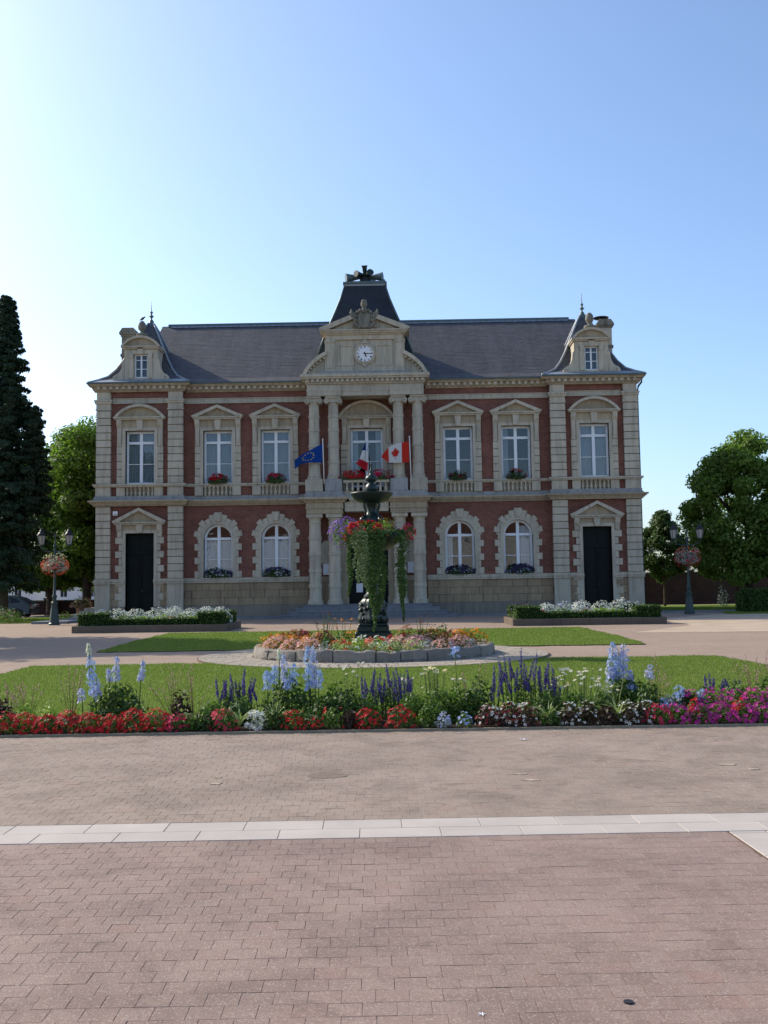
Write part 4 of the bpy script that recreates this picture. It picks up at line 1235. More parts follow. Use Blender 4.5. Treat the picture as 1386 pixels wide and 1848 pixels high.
def blossoms(root, n, rx, ry, h, size, mat, name='blossom', z0=0, petals=5, low=.15, clump=0):
    d = sphere_dirs(n, up=1.0)
    d[:, 2] = np.maximum(d[:, 2], low * RNG.random(n)); d = unitv(d)
    if clump:
        cc = d[:clump]; d = unitv(cc[RNG.integers(0, clump, n)] + RNG.normal(0, .13, (n, 3))); d[:, 2] = np.abs(d[:, 2])
    u = RNG.uniform(.88, 1.08, n)
    P = np.stack([d[:, 0] * rx * u, d[:, 1] * ry * u, d[:, 2] * h * u + z0], 1)
    return np_mesh(name, flower_verts(P, d + np.array([0, -.3, .35]), size * RNG.uniform(.75, 1.2, n), petals), 4, mat, root)

def clump(name, label, cat, x, y, z, rx, h, leaf, flower=None, nl=260, nf=45, ls=.05, fs=.045, group=None, ry=None, petals=5, knots=0, low=.15):
    t = thing(name, label, cat, (x, y, z), 0, group)
    ry = ry or rx
    foliage(t, nl, rx, ry, h, ls, M[leaf])
    if flower: blossoms(t, nf, rx, ry, h, fs, M['f_' + flower], petals=petals, clump=knots, low=low)
    return t

def spike(root, x, y, z0, z1, r, mat, lean=(0, 0), n=None, fs=.03, name='flower_spike'):
    n = n or int((z1 - z0) / .0045)
    u = RNG.random(n) ** .85
    a = RNG.uniform(0, 2 * PI, n)
    rad = r * (1 - u ** 5 * .7) * (.85 + .25 * np.sin(u * 17 + x * 40)) * RNG.uniform(.45, 1.12, n)
    P = np.stack([x + lean[0] * u + rad * np.cos(a), y + lean[1] * u + rad * np.sin(a), z0 + (z1 - z0) * u], 1)
    N = np.stack([np.cos(a), np.sin(a), np.full(n, .25)], 1)
    o = np_mesh(name, flower_verts(P, N, fs * (1 - .45 * u), 5, .4), 4, mat, root)
    o['kind'] = 'stuff'
    MB().tube([(x - lean[0] * .6, y, max(0, z0 - .3)), (x, y, z0), (x + lean[0], y + lean[1], z1 + .04)], [.007, .006, .002], 5).build('stem', M['stem'], root, smooth=True)
    return o

def blades(root, n, length, width, mat, spread=1.0, name='leaf_blades', rise=.75):
    V = []
    for i in range(n):
        a = random.uniform(0, 2 * PI); L = length * random.uniform(.6, 1.15); s = spread * random.uniform(.5, 1.1)
        px = []; k = 6
        for j in range(k + 1):
            t = j / k
            out = L * s * (.25 * t + .6 * t * t); up = L * (rise * 1.5 * t - rise * .95 * t * t * s)
            w = width * (1 - t ** 2) * .5 + .0008
            c, d = math.cos(a), math.sin(a)
            px.append(((out * c - w * d, out * d + w * c, max(.005, up)), (out * c + w * d, out * d - w * c, max(.005, up))))
        for j in range(k): V += [px[j][0], px[j + 1][0], px[j + 1][1], px[j][1]]
    return np_mesh(name, np.array(V), 4, mat, root)

def gx(px, Y): return (px - 725) * Y / 1797.0

# ================================================================== FOUNTAIN
FN = thing('fountain', 'dark green cast iron fountain rising from the round flower bed', 'fountain', (RCX, RCY, 0))
MB().box(-.42, .42, -.42, .42, .3, .56).box(-.37, .37, -.37, .37, .56, .7).box(-.34, .34, -.34, .34, .7, .76).build('base_plinth', M['iron'], FN, bevel=.02)
def knob(a, k, z): return 1 + .10 * math.cos(4 * a) + .05 * math.cos(12 * a + z * 9)
MB().lathe([(.30, .76), (.33, .82), (.33, .9), (.29, .98), (.31, 1.06), (.27, 1.15), (.29, 1.22), (.24, 1.3), (.2, 1.36)], 48, rf=knob).build('pedestal', M['iron'], FN, smooth=True)
cv = MB()
for i in range(60):
    a = random.uniform(0, 2 * PI); z = random.uniform(.82, 1.24); r_ = random.uniform(.02, .06)
    cv.lathe([(r_ * math.sin(PI * k / 5) + .001, -r_ * math.cos(PI * k / 5)) for k in range(6)], 7, (.3 * math.cos(a), .3 * math.sin(a), z))
cv.build('cast_ornament', M['iron'], FN, smooth=True)['kind'] = 'stuff'
MB().lathe([(.2, 1.34), (.22, 1.4), (.15, 1.48), (.13, 1.6), (.17, 1.9), (.18, 2.1), (.12, 2.3), (.14, 2.42), (.22, 2.5)], 20).build('shaft', M['iron'], FN, smooth=True)
MB().lathe([(.2, 2.46), (.42, 2.52), (.62, 2.66), (.72, 2.82), (.76, 2.85), (.76, 2.9), (.7, 2.9), (.55, 2.78), (.1, 2.74)], 40).build('planter_basin', M['iron'], FN, smooth=True)
MB().lathe([(.2, 2.72), (.24, 2.9), (.2, 3.0), (.22, 3.08), (.27, 3.16), (.24, 3.26), (.15, 3.34), (.11, 3.42), (.13, 3.58), (.2, 3.64)], 24, rf=lambda a, k, z: 1 + .05 * math.cos(8 * a)).build('neck', M['iron'], FN, smooth=True)
for i in range(4):
    a = 2 * PI * (i + .5) / 4
    c, d = math.cos(a), math.sin(a)
    MB().tube([(c * r_, d * r_, z) for r_, z in ((.22, 3.08), (.29, 3.16), (.27, 3.27), (.2, 3.32), (.19, 3.42), (.24, 3.52), (.26, 3.6), (.2, 3.66))], [.05, .06, .04, .03, .028, .03, .03, .03], 8).lathe([(.001, -.08), (.06, -.06), (.08, 0), (.06, .06), (.001, .08)], 10, (c * .3, d * .3, 3.2)).build('scroll_bracket', M['iron'], FN, smooth=True)
MB().lathe([(.12, 3.6), (.3, 3.64), (.42, 3.71), (.49, 3.81), (.515, 3.84), (.515, 3.86), (.47, 3.86), (.3, 3.78), (.08, 3.76)], 48).build('bowl', M['iron'], FN, smooth=True)
MB().lathe([(.09, 3.76), (.08, 3.86), (.14, 3.92), (.155, 3.98), (.13, 4.05), (.07, 4.1), (.085, 4.13), (.14, 4.17), (.15, 4.22), (.12, 4.27), (.05, 4.31), (.04, 4.36), (.05, 4.4), (.02, 4.44), (.018, 4.55), (.03, 4.57), (.002, 4.6)], 20).build('finial', M['iron'], FN, smooth=True)

# flowers and ivy in the fountain's planter
def top_mass(name, label, dx, dy, z, rx, ry, h, leaf, flower, nl, nf, fs, ls=.05, knots=0):
    t = thing(name, label, 'plant', (RCX + dx, RCY + dy, z), 0, 'plants hanging from the fountain planter')
    foliage(t, nl, rx, ry, h, ls, M[leaf]); 
    P, d = dome_pts(nl // 2, rx, ry, h * .8); P[:, 2] *= -1; d[:, 2] *= -1
    np_mesh('hanging_foliage', leaf_verts(P, d, ls, .55, .7), 4, M[leaf], t)
    blossoms(t, nf, rx, ry, h, fs, M['f_' + flower], clump=knots)
    dd = unitv(sphere_dirs(nf // 2) * np.array([1, 1, .7]) - np.array([0, 0, .15])); P = dd * np.array([rx, ry, h])
    np_mesh('side_blossom', flower_verts(P[:nf // 3], dd[:nf // 3], fs), 4, M['f_' + flower], t)
    return t
top_mass('petunia', 'mass of purple petunias spilling over the left of the fountain planter', -.64, -.25, 2.88, .38, .5, .38, 'leaf_mid', 'purple', 700, 250, .07)
top_mass('geranium', 'red geraniums at the front of the fountain planter', -.15, -.68, 3.0, .46, .2, .16, 'leaf_mid', 'red', 220, 150, .08, knots=8)
top_mass('geranium', 'coral geranium low beside the purple petunias on the fountain', -.52, -.68, 2.86, .17, .15, .16, 'leaf_mid', 'coral', 90, 60, .075, knots=4)
top_mass('marigold', 'yellow green plant with orange flowers right of centre in the fountain planter', .33, -.5, 2.98, .22, .2, .26, 'leaf_lime', 'orange', 220, 14, .06)
top_mass('geranium', 'cerise geranium at the right end of the fountain planter', .85, -.15, 2.9, .19, .3, .2, 'leaf_dark', 'cerise', 200, 90, .08, knots=6)
top_mass('petunia', 'dark leafy plant hanging on the right of the fountain planter', .5, -.3, 2.78, .3, .4, .24, 'leaf_dark', 'darkviolet', 520, 40, .05)
def ivy(label, strands, mat, ls=.055, dens=260):
    t = thing('ivy', label, 'ivy', (RCX, RCY, 0), 0, 'ivy hanging from the fountain planter')
    for (dx, dy, zt, zb, w) in strands:
        n = int((zt - zb) * dens * (w / .1) ** .8)
        u = RNG.random(n)
        z = zt + (zb - zt) * u
        wid = w * (1 - .75 * u ** 1.6)
        off = RNG.normal(0, .45, n) * wid; offy = RNG.normal(0, .35, n) * np.minimum(wid, .12)
        P = np.stack([dx + off + .03 * np.sin(u * 9 + dx * 9), dy + offy - .03 * (1 - u), z], 1)
        N = np.tile(np.array([0.0, -1.0, .35]), (n, 1)) + np.stack([off * 6, offy * 3, np.zeros(n)], 1)
        np_mesh('trailing_strand', leaf_verts(P, N, ls * RNG.uniform(.6, 1.2, n), .85, .55, .5), 4, M[mat], t)['kind'] = 'stuff'
        MB().tube([(dx, dy + .1, zt), (dx, dy, zt - (zt - zb) * .3), (dx + .02, dy, zb + .05)], [.008, .006, .003], 5).build('stem', M['stem'], t)
    return t
ivy('thick green ivy curtain hanging down the middle of the fountain', [(.05, -.78, 2.95, .85, .16), (.17, -.76, 2.95, 1.0, .15), (.26, -.7, 2.9, 1.25, .12), (-.05, -.8, 2.95, 1.15, .13), (.03, -.7, 2.2, .6, .1)], 'leaf_ivy')
ivy('pale edged ivy curtain left of the middle of the fountain', [(-.2, -.8, 2.95, 1.65, .13), (-.3, -.78, 2.95, 1.7, .11), (-.39, -.74, 2.9, 2.05, .07), (-.12, -.82, 2.9, 1.5, .11)], 'ivy_pale')
ivy('long thin ivy strand on the left edge of the fountain', [(-.5, -.68, 2.85, 1.5, .07), (-.53, -.66, 2.5, 1.4, .05)], 'leaf_ivy')
ivy('long dark ivy strand hanging on the right of the fountain', [(.72, -.48, 2.95, 1.35, .17), (.66, -.5, 2.9, 1.15, .12), (.7, -.52, 2.3, .8, .08)], 'leaf_ivy')

# ================================================================== ROUND FLOWER BED
RB = thing('ring_planter', 'round raised flower bed walled with rough grey stones', 'planter', (RCX, RCY, 0))
M['ring_stone'] = m_stone('rough_grey_stone', (.30, .275, .24), (.17, .155, .135), piece=.25, stain=.35)
rg = random.Random(4)
edges = [0]; 
while edges[-1] < 2 * PI - .15: edges.append(edges[-1] + rg.uniform(.14, .38))
edges[-1] = 2 * PI
for i in range(len(edges) - 1):
    a0, a1 = edges[i] + .004, edges[i + 1] - .004
    hh = rg.uniform(.255, .295); nseg = max(4, int((a1 - a0) / .035)); r0, r1 = 2.5, 2.81 + rg.uniform(-.02, .02)
    prof = [(r1 + .005, -.03), (r1 + .01, .06), (r1 + .015, hh * .3), (r1 + .012, hh * .55), (r1, hh * .8), (r1 - .005, hh * .95), (r1 - .03, hh), (r0 + .05, hh), (r0, hh - .05), (r0, -.03)]
    m = MB(); n0 = 0
    notch = rg.random() < .25
    for j in range(nseg + 1):
        t_ = j / nseg; a = a0 + (a1 - a0) * t_
        pin = .018 if j in (0, nseg) else 0
        for k, (r_, z_) in enumerate(prof):
            dr = rg.uniform(-.02, .02); dz = rg.uniform(-.012, .012)
            z2 = z_ - (.05 * math.exp(-((t_ - .6) / .15) ** 2) if notch and z_ > hh * .8 else 0) - (pin if z_ > hh * .8 else 0)
            rr_ = r_ + dr - (pin if r_ > 2.7 else 0)
            m.v.append((rr_ * math.cos(a), rr_ * math.sin(a), z2 + dz))
    K = len(prof)
    for j in range(nseg):
        for k in range(K):
            q = (k + 1) % K; m.f.append((j * K + k, j * K + q, (j + 1) * K + q, (j + 1) * K + k))
    m.f.append(tuple(range(K))); m.f.append(tuple(range((nseg + 1) * K - 1, nseg * K - 1, -1)))
    m.build('stone', M['ring_stone'], RB, 'auto')
MB().lathe([(2.52, .19), (2.2, .22), (1.2, .28), (.3, .33)], 40).build('soil', M['soil'], RB, smooth=True)

G_RING = 'flowers in the round stone bed'
KIND = dict(
    pink=('begonia', 'pale pink begonia', 'leaf_mid', 'pink', .30, .30, 170, 120, .05, .055, 0),
    orange=('marigold', 'orange marigold', 'leaf_mid', 'orange', .28, .34, 200, 62, .05, .065, 0),
    rust=('rudbeckia', 'rust brown marigold', 'leaf_dark', 'rust', .28, .36, 200, 60, .05, .065, 0),
    burg=('coleus', 'burgundy leaved plant', 'leaf_bronze', 'burgundy', .30, .40, 240, 70, .06, .06, 0),
    lime=('lime_plant', 'lime green leafy plant', 'leaf_lime', 'white', .28, .32, 300, 16, .06, .04, 0),
    coral=('geranium', 'coral geranium', 'leaf_varieg', 'coral', .30, .30, 260, 75, .055, .055, 6),
    varieg=('geranium', 'cream edged geranium', 'leaf_varieg', 'pinkpale', .28, .28, 300, 10, .06, .05, 3),
    white=('begonia', 'white flowered begonia', 'leaf_lime', 'white', .28, .34, 220, 70, .05, .055, 0),
    silver=('silver_ragwort', 'silver leaved ragwort', 'leaf_grey', None, .22, .24, 200, 0, .06, .03, 0),
    dark=('heliotrope', 'tall dark leaved plant', 'leaf_dark', 'burgundy', .22, .52, 260, 22, .06, .05, 4),
    red=('geranium', 'red geranium', 'leaf_mid', 'red', .24, .36, 180, 60, .05, .055, 5),
    green=('feathery_plant', 'feathery green plant', 'leaf_mid', None, .2, .42, 260, 0, .06, .03, 0))
RING = []
front = [(-2.42, 'orange'), (-2.15, 'pink'), (-1.75, 'pink'), (-1.35, 'pink'), (-.98, 'silver'), (-.62, 'coral'), (-.25, 'lime'), (.12, 'coral'), (.52, 'varieg'), (.9, 'varieg'), (1.2, 'silver'), (1.55, 'pink'), (1.95, 'pink'), (2.2, 'silver'), (2.42, 'orange')]
for x_, k_ in front: RING.append((x_, -math.sqrt(max(.05, 2.42 ** 2 - min(abs(x_), 2.38) ** 2)) , k_, 'front row'))
for x_, k_ in [(-2.2, 'orange'), (-1.82, 'orange'), (-1.4, 'orange'), (-1.0, 'green'), (-.62, 'lime'), (-.2, 'white'), (.22, 'white'), (.62, 'pink'), (1.02, 'pink'), (1.38, 'dark'), (1.72, 'rust'), (2.15, 'rust')]:
    RING.append((x_, -math.sqrt(max(.02, 2.22 ** 2 - min(abs(x_), 2.2) ** 2)) * .72 - .1, k_, 'second row'))
for x_, k_ in [(-2.0, 'rust'), (-1.55, 'burg'), (-1.12, 'burg'), (-.72, 'green'), (.55, 'red'), (.92, 'pink'), (1.3, 'pink'), (1.62, 'dark'), (2.0, 'orange')]:
    RING.append((x_, -.62, k_, 'third row'))
for x_, y_, k_ in [(-2.2, .2, 'orange'), (-1.7, .3, 'burg'), (-1.2, .25, 'orange'), (1.15, .3, 'burg'), (1.6, .35, 'rust'), (2.1, .2, 'orange'), (-1.9, 1.0, 'rust'), (-1.3, 1.3, 'pink'), (-.6, 1.7, 'orange'), (.1, 1.9, 'pink'), (.8, 1.6, 'rust'), (1.4, 1.2, 'orange'), (1.9, .9, 'pink')]:
    RING.append((x_, y_, k_, 'back rows'))
cnt = {}
for x_, y_, k_, row in RING:
    nm, lb, leaf, fl, rx, h, nl, nf, ls, fs, kn = KIND[k_]
    i = cnt.get((k_, row), 0); cnt[(k_, row)] = i + 1
    tot = sum(1 for q in RING if q[2] == k_ and q[3] == row)
    label = f'{lb} in the {row} of the round bed' + (f', {ordinal(i)} from the left' if tot > 1 else '')
    clump(nm, label, 'plant', RCX + x_, RCY + y_, .21, rx * random.uniform(.9, 1.1), h * random.uniform(.9, 1.15), leaf, fl, nl, int(nf * 1.25), ls, fs * 1.35, G_RING, knots=kn)
# tall coneflowers behind on the left, bare stems with rust heads
def tall_heads(x, y, n, h, spread, label, mat):
    t = thing('coneflower', label, 'plant', (x, y, .24), 0, G_RING)
    foliage(t, 160, spread, spread, h * .6, .07, M['leaf_mid'])
    st = MB(); P = []
    for i in range(n):
        a = random.uniform(0, 2 * PI); r_ = spread * math.sqrt(random.random()) * 1.2; hh = h * random.uniform(.7, 1.1)
        st.tube([(r_ * .3 * math.cos(a), r_ * .3 * math.sin(a), 0), (r_ * math.cos(a), r_ * math.sin(a), hh)], .006, 5); P.append((r_ * math.cos(a), r_ * math.sin(a), hh))
    st.build('stems', M['stem'], t)
    P = np.array(P); np_mesh('flower_heads', flower_verts(P, np.tile([0, -.2, 1.0], (n, 1)), .085, 8, -.2), 4, M[mat], t)
    return t
tall_heads(RCX - 1.15, RCY - .3, 12, .72, .3, 'tall rust headed coneflowers left of the fountain foot', 'f_rust')
tall_heads(RCX - .68, RCY - .2, 7, .62, .22, 'tall orange coneflowers nearest the fountain foot', 'f_orange')
tall_heads(RCX + 1.15, RCY - .3, 6, .7, .16, 'tall dark coneflowers right of the fountain foot', 'f_burgundy')

# ================================================================== LAMP POSTS WITH FLOWER BALLS
M['lamp_glass'] = m_plain('milky_lamp_glass', (.32, .31, .28), .05, 3, .3, .5)
def lamp_post(x, y, label, flabel, fcols):
    L = thing('street_lamp', label, 'street lamp', (x, y, 0), 0, 'twin lantern street lamps')
    MB().lathe([(.27, 0), (.27, .08), (.23, .12), (.22, .3), (.17, .75), (.14, 1.0), (.16, 1.04), (.16, 1.1), (.11, 1.14)], 20).build('base', M['lamp_iron'], L, 'auto')
    MB().lathe([(.11, 1.1), (.09, 1.3), (.12, 1.36), (.12, 1.42), (.075, 1.48), (.06, 2.0), (.05, 3.75), (.09, 3.8), (.09, 3.86), (.04, 3.95), (.03, 4.25), (.05, 4.3), (.01, 4.5)], 14).build('shaft', M['lamp_iron'], L, 'auto')
    for s in (-1, 1):
        MB().tube([(s * .05, 0, 3.6), (s * .25, 0, 3.55), (s * .5, 0, 3.62), (s * .66, 0, 3.75), (s * .68, 0, 3.86)], .028, 8).build('arm', M['lamp_iron'], L, smooth=True)
        lan = MB().lathe([(.06, 3.84), (.12, 3.88), (.13, 3.93), (.1, 3.93)], 6, (s * .68, 0, 0))
        for i in range(6):
            a = 2 * PI * i / 6; c, d = math.cos(a), math.sin(a)
            lan.tube([(s * .68 + .125 * c, .125 * d, 3.92), (s * .68 + .205 * c, .205 * d, 4.36)], .012, 5)
        LA = lan.build('lantern', M['lamp_iron'], L)
        MB().lathe([(.115, 3.93), (.195, 4.36)], 6, (s * .68, 0, 0)).build('lantern_glass', M['lamp_glass'], LA)
        MB().lathe([(.22, 4.36), (.22, 4.4), (.15, 4.5), (.1, 4.56), (.1, 4.6), (.05, 4.66), (.05, 4.7), (.005, 4.78)], 12, (s * .68, 0, 0)).build('lantern_cap', M['black'], LA, 'auto')
    B = thing('flower_ball', flabel, 'hanging flowers', (x, y, 2.55), 0, 'flower balls on the street lamps')
    B.scale = (.86, .86, .86); B.location.z = 2.62
    MB().lathe([(.07, .05), (.4, .1), (.5, .3), (.3, .42), (.07, .44)], 16).build('basket', M['black'], B, smooth=True)
    foliage(B, 900, .72, .72, .72, .09, M['leaf_grey'], z0=.1)
    foliage(B, 500, .66, .66, .6, .09, M['leaf_mid'], 'green_foliage', z0=.12)
    P, d = dome_pts(420, .74, .74, .35); P[:, 2] = .25 - P[:, 2]
    np_mesh('trailing_foliage', leaf_verts(P, d, .09, .5, .6, .6), 4, M['leaf_grey'], B)
    for col, n, low, zz in fcols:
        d = sphere_dirs(n); d[:, 2] = np.clip(d[:, 2] * .5 + low, -.5, .95); d = unitv(d)
        np_mesh('blossom', flower_verts(d * np.array([.76, .76, .6]) + np.array([0, 0, .35 + zz]), d, .095), 4, M['f_' + col], B)
    return L
lamp_post(-16.9, 48.6, 'green street lamp with two lanterns left of the town hall', 'ball of orange and red flowers on the left street lamp', [('coral', 300, -.05, -.05), ('rust', 60, -.2, 0), ('cream', 70, .75, .12)])
lamp_post(14.95, 52.0, 'green street lamp with two lanterns right of the town hall', 'ball of red and grey flowers on the right street lamp', [('red', 190, -.1, -.1), ('coral', 80, .6, .1), ('pinkpale', 60, .5, .1)])

# ================================================================== HEDGED BEDS BEFORE THE TOWN HALL
M['hedge'] = m_leaf('box_hedge_leaf', (.022, .052, .010), (.08, .145, .024), .25)
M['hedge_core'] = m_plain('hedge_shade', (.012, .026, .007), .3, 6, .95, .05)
def box_leaves(x0, x1, y0, y1, z0, z1, dens, size):
    Ps, Ns = [], []
    for ax, (a0, a1, b0, b1), make in (('z', (x0, x1, y0, y1), lambda a, b: (a, b, np.full_like(a, z1), (0, 0, 1))), ('y0', (x0, x1, z0, z1), lambda a, b: (a, np.full_like(a, y0), b, (0, -1, 0))), ('y1', (x0, x1, z0, z1), lambda a, b: (a, np.full_like(a, y1), b, (0, 1, 0))), ('x0', (y0, y1, z0, z1), lambda a, b: (np.full_like(a, x0), a, b, (-1, 0, 0))), ('x1', (y0, y1, z0, z1), lambda a, b: (np.full_like(a, x1), a, b, (1, 0, 0)))):
        n = max(4, int((a1 - a0) * (b1 - b0) * dens))
        X, Y, Z, N = make(RNG.uniform(a0, a1, n), RNG.uniform(b0, b1, n))
        P = np.stack([X, Y, Z], 1) + RNG.normal(0, size * .3, (n, 3)); Ps.append(P); Ns.append(np.tile(np.array(N, float), (n, 1)))
    P = np.concatenate(Ps); N = np.concatenate(Ns)
    return leaf_verts(P, N, size * RNG.uniform(.6, 1.2, len(P)), .65, .6)
def hedge_piece(root, name, x0, x1, y0, y1, z0, z1, dens=330, size=.075):
    h = np_mesh(name, box_leaves(x0, x1, y0, y1, z0, z1, dens, size), 4, M['hedge'], root)
    MB().box(x0 + .03, x1 - .03, y0 + .03, y1 - .03, z0, z1 - .03).build('shade_core', M['hedge_core'], h)  # solid dark box, its colour painted as the shade behind the leaves
M['bed_kerb'] = m_stone('brown_bed_kerb', (.165, .13, .10), (.11, .088, .068), stain=.3)
def hedged_bed(x0, x1, y0, y1, side, plants):
    P = thing('stone_planter', f'low rectangular stone planter in front of the {side} end of the town hall', 'planter', ((x0 + x1) / 2, (y0 + y1) / 2, 0))
    cx, cy = (x0 + x1) / 2, (y0 + y1) / 2
    hx, hy = (x1 - x0) / 2, (y1 - y0) / 2
    for a, b, c, d in ((-hx, hx, -hy, -hy + .22), (-hx, hx, hy - .22, hy), (-hx, -hx + .22, -hy + .22, hy - .22), (hx - .22, hx, -hy + .22, hy - .22)):
        MB().box(a, b, c, d, -.02, .27).build('kerb', M['bed_kerb'], P, bevel=.015)
    MB().box(-hx + .22, hx - .22, -hy + .22, hy - .22, 0, .22).build('soil', M['soil'], P)
    H = thing('box_hedge', f'clipped box hedge round the planter at the {side} end of the town hall', 'hedge', (cx, cy, .27))
    hx -= .2; hy -= .2; w = .42
    hedge_piece(H, 'hedge_side', -hx, hx, -hy, -hy + w, 0, .25); hedge_piece(H, 'hedge_side', -hx, hx, hy - w, hy, 0, .25)
    hedge_piece(H, 'hedge_side', -hx, -hx + w, -hy + w, hy - w, 0, .25); hedge_piece(H, 'hedge_side', hx - w, hx, -hy + w, hy - w, 0, .25)
    for sx in (-1, 1):
        for sy in (-1, 1):
            a = sx * (hx - .47); b = sy * (hy - .47); hedge_piece(H, 'hedge_corner', a - .5, a + .5, b - .5, b + .5, 0, .46)
    for i, (fx, fy, kind, rr, hh) in enumerate(plants):
        nm, lb, leaf, fl, rx, h, nl, nf, ls, fs, kn = KIND2[kind]
        same = [q for q in plants if q[2] == kind]
        label = f'{lb} in the hedged planter at the {side} end' + (f', {ordinal(same.index(plants[i]))} from the left' if len(same) > 1 else '')
        clump(nm, label, 'plant', x0 + fx * (x1 - x0), y0 + fy * (y1 - y0), .24, rr, hh * .9, leaf, fl, nl, nf, ls, fs, 'plants in the hedged planters', knots=kn)
KIND2 = dict(
    white=('white_bedding_plant', 'white flowering plant', 'leaf_grey', 'white', .5, .7, 240, 330, .08, .075, 0),
    silver=('silver_ragwort', 'silver grey ragwort', 'leaf_grey', 'lilac', .4, .7, 420, 60, .09, .06, 0),
    lime=('lime_plant', 'bright lime green plant', 'leaf_lime', None, .5, .5, 420, 0, .1, .05, 0),
    green=('leafy_plant', 'fresh green leafy plant', 'leaf_mid', 'white', .45, .5, 360, 40, .09, .06, 0),
    red=('salvia', 'low red salvia', 'leaf_mid', 'red', .3, .45, 200, 70, .07, .06, 0),
    purple=('heliotrope', 'dusky purple bushy plant', 'leaf_bronze', 'darkviolet', .55, .8, 420, 160, .08, .06, 0))
hedged_bed(-12.75, -6.75, 38.6, 42.3, 'left', [(.08, .62, 'silver', .5, .72), (.2, .6, 'white', .55, .7), (.33, .58, 'white', .55, .68), (.46, .6, 'white', .55, .72), (.58, .62, 'white', .55, .75), (.7, .6, 'white', .5, .68), (.8, .64, 'white', .5, .74), (.9, .62, 'white', .45, .72), (.42, .28, 'lime', .5, .42), (.55, .25, 'lime', .5, .46), (.28, .3, 'green', .5, .45), (.14, .3, 'green', .45, .42), (.68, .28, 'green', .4, .5), (.62, .18, 'red', .22, .42), (.76, .3, 'lime', .4, .45), (.5, .85, 'silver', .5, .7), (.75, .85, 'silver', .5, .68)])
hedged_bed(4.45, 10.55, 39.8, 43.5, 'right', [(.12, .6, 'purple', .6, .82), (.27, .55, 'white', .5, .66), (.4, .65, 'silver', .5, .74), (.52, .6, 'white', .55, .74), (.66, .64, 'white', .55, .72), (.79, .62, 'white', .6, .82), (.9, .6, 'silver', .5, .7), (.6, .28, 'lime', .5, .48), (.7, .26, 'lime', .45, .44), (.36, .3, 'green', .5, .5), (.5, .25, 'red', .32, .46), (.22, .22, 'red', .2, .42), (.2, .3, 'white', .4, .42), (.84, .3, 'white', .4, .44), (.5, .85, 'silver', .5, .72)])

# ================================================================== WINDOW BOXES
def window_box(x, y, z, w, h, leaf, fl, n, label, fs=.085, nl=330, second=None):
    t = thing('window_box', label, 'window box', (TX + x, TY + y, z), 0, 'flower boxes on the town hall windows')
    MB().box(-w * .9, w * .9, -.1, .1, 0, .16).build('trough', M['black'], t)
    foliage(t, nl, w, .2, h, .1, M[leaf], z0=.08)
    P, d = dome_pts(nl // 2, w, .2, h * .7); P[:, 2] = .1 - P[:, 2] * .6; d[:, 1] -= 1
    np_mesh('trailing_foliage', leaf_verts(P + np.array([0, -.08, 0]), d, .09, .55, .7), 4, M[leaf], t)
    blossoms(t, int(n * 1.6), w, .27, h * 1.05, fs * 1.35, M['f_' + fl], z0=.1, clump=max(7, n // 9))
    if second: blossoms(t, n // 2, w, .24, h * .8, fs, M['f_' + second], z0=.05, name='pale_blossom')
    return t
for s in (-1, 1):
    for k, wx in enumerate(WIN_X):
        nm = {(-1, 1): 'first', (-1, 0): 'second', (1, 0): 'third', (1, 1): 'fourth'}[(s, k)]
        if s < 0: window_box(s * wx, -.12, 7.565, .58, .44, 'leaf_mid', 'red' if k else 'cerise', 150, f'red geraniums on the {nm} gabled upper window from the left')
        else: window_box(s * wx - .05, -.12, 7.565, .58 if k else .55, .42, 'leaf_dark', 'burgundy' if k == 0 else 'red', 60, f'dark red geraniums on the {nm} gabled upper window from the left')
        window_box(s * wx, -.1, 2.275, .84, .42, 'leaf_dark', 'darkviolet', 150, f'dark violet petunias on the {nm} arched window from the left', .1, 460, 'white' if (s, k) != (1, 1) else 'lilac')
window_box(-.75, -1.32, 7.5, .74, .42, 'leaf_mid', 'red', 220, 'red geraniums on the left half of the balcony rail')
window_box(.75, -1.32, 7.5, .74, .42, 'leaf_mid', 'cerise', 220, 'red geraniums on the right half of the balcony rail')

# ================================================================== FLAGS
def flag(name, label, pole_x, ztop, surf, zones, extra=None, tip=.0):
    t = thing(name, label, 'flag', (TX + pole_x, TY - 1.55, 7.3), 0, 'flags on the balcony')
    p = MB(); p.tube([(.06, 0, 0), (0, 0, ztop - 7.3)], .025, 8).lathe([(.02, 0), (.045, .03), (.03, .07), (.002, .09)], 8, (0, 0, ztop - 7.3)); p.build('flagpole', M['pole'], t, smooth=True)
    cl = None
    for (u0, u1, mat) in zones:
        nu, nv = max(4, int((u1 - u0) * 40)), 14
        m = MB(); V = {}
        for i in range(nu + 1):
            for j in range(nv + 1):
                V[i, j] = len(m.v); m.v.append(tuple(surf(u0 + (u1 - u0) * i / nu, j / nv)))
        for i in range(nu):
            for j in range(nv): m.f.append((V[i, j], V[i + 1, j], V[i + 1, j + 1], V[i, j + 1]))
        m.build('cloth_stripe' if len(zones) > 1 else 'cloth', mat, t, smooth=True, recalc=False)
    for polys, mat, nm in (extra or []):
        for poly in polys:
            for side in (-1, 1):
                m = MB()
                cu = sum(q[0] for q in poly) / len(poly); cv_ = sum(q[1] for q in poly) / len(poly)
                pts = [(cu, cv_)] + poly
                for u, v in pts:
                    q = Vector(surf(u, v)); m.v.append((q.x, q.y + side * .008, q.z))
                for i in range(1, len(pts)): m.f.append((0, i, i % (len(pts) - 1) + 1))
                m.build(nm, mat, t, recalc=False)
    return t
def m_cloth(name, c): return m_leaf(name, scl(c, .92), c, .3, .8, .1)
CB, CW, CR_, CY_ = m_cloth('blue_cloth', (.012, .06, .30)), m_cloth('white_cloth', (.72, .72, .72)), m_cloth('red_cloth', (.62, .04, .025)), m_cloth('yellow_cloth', (.80, .60, .08))
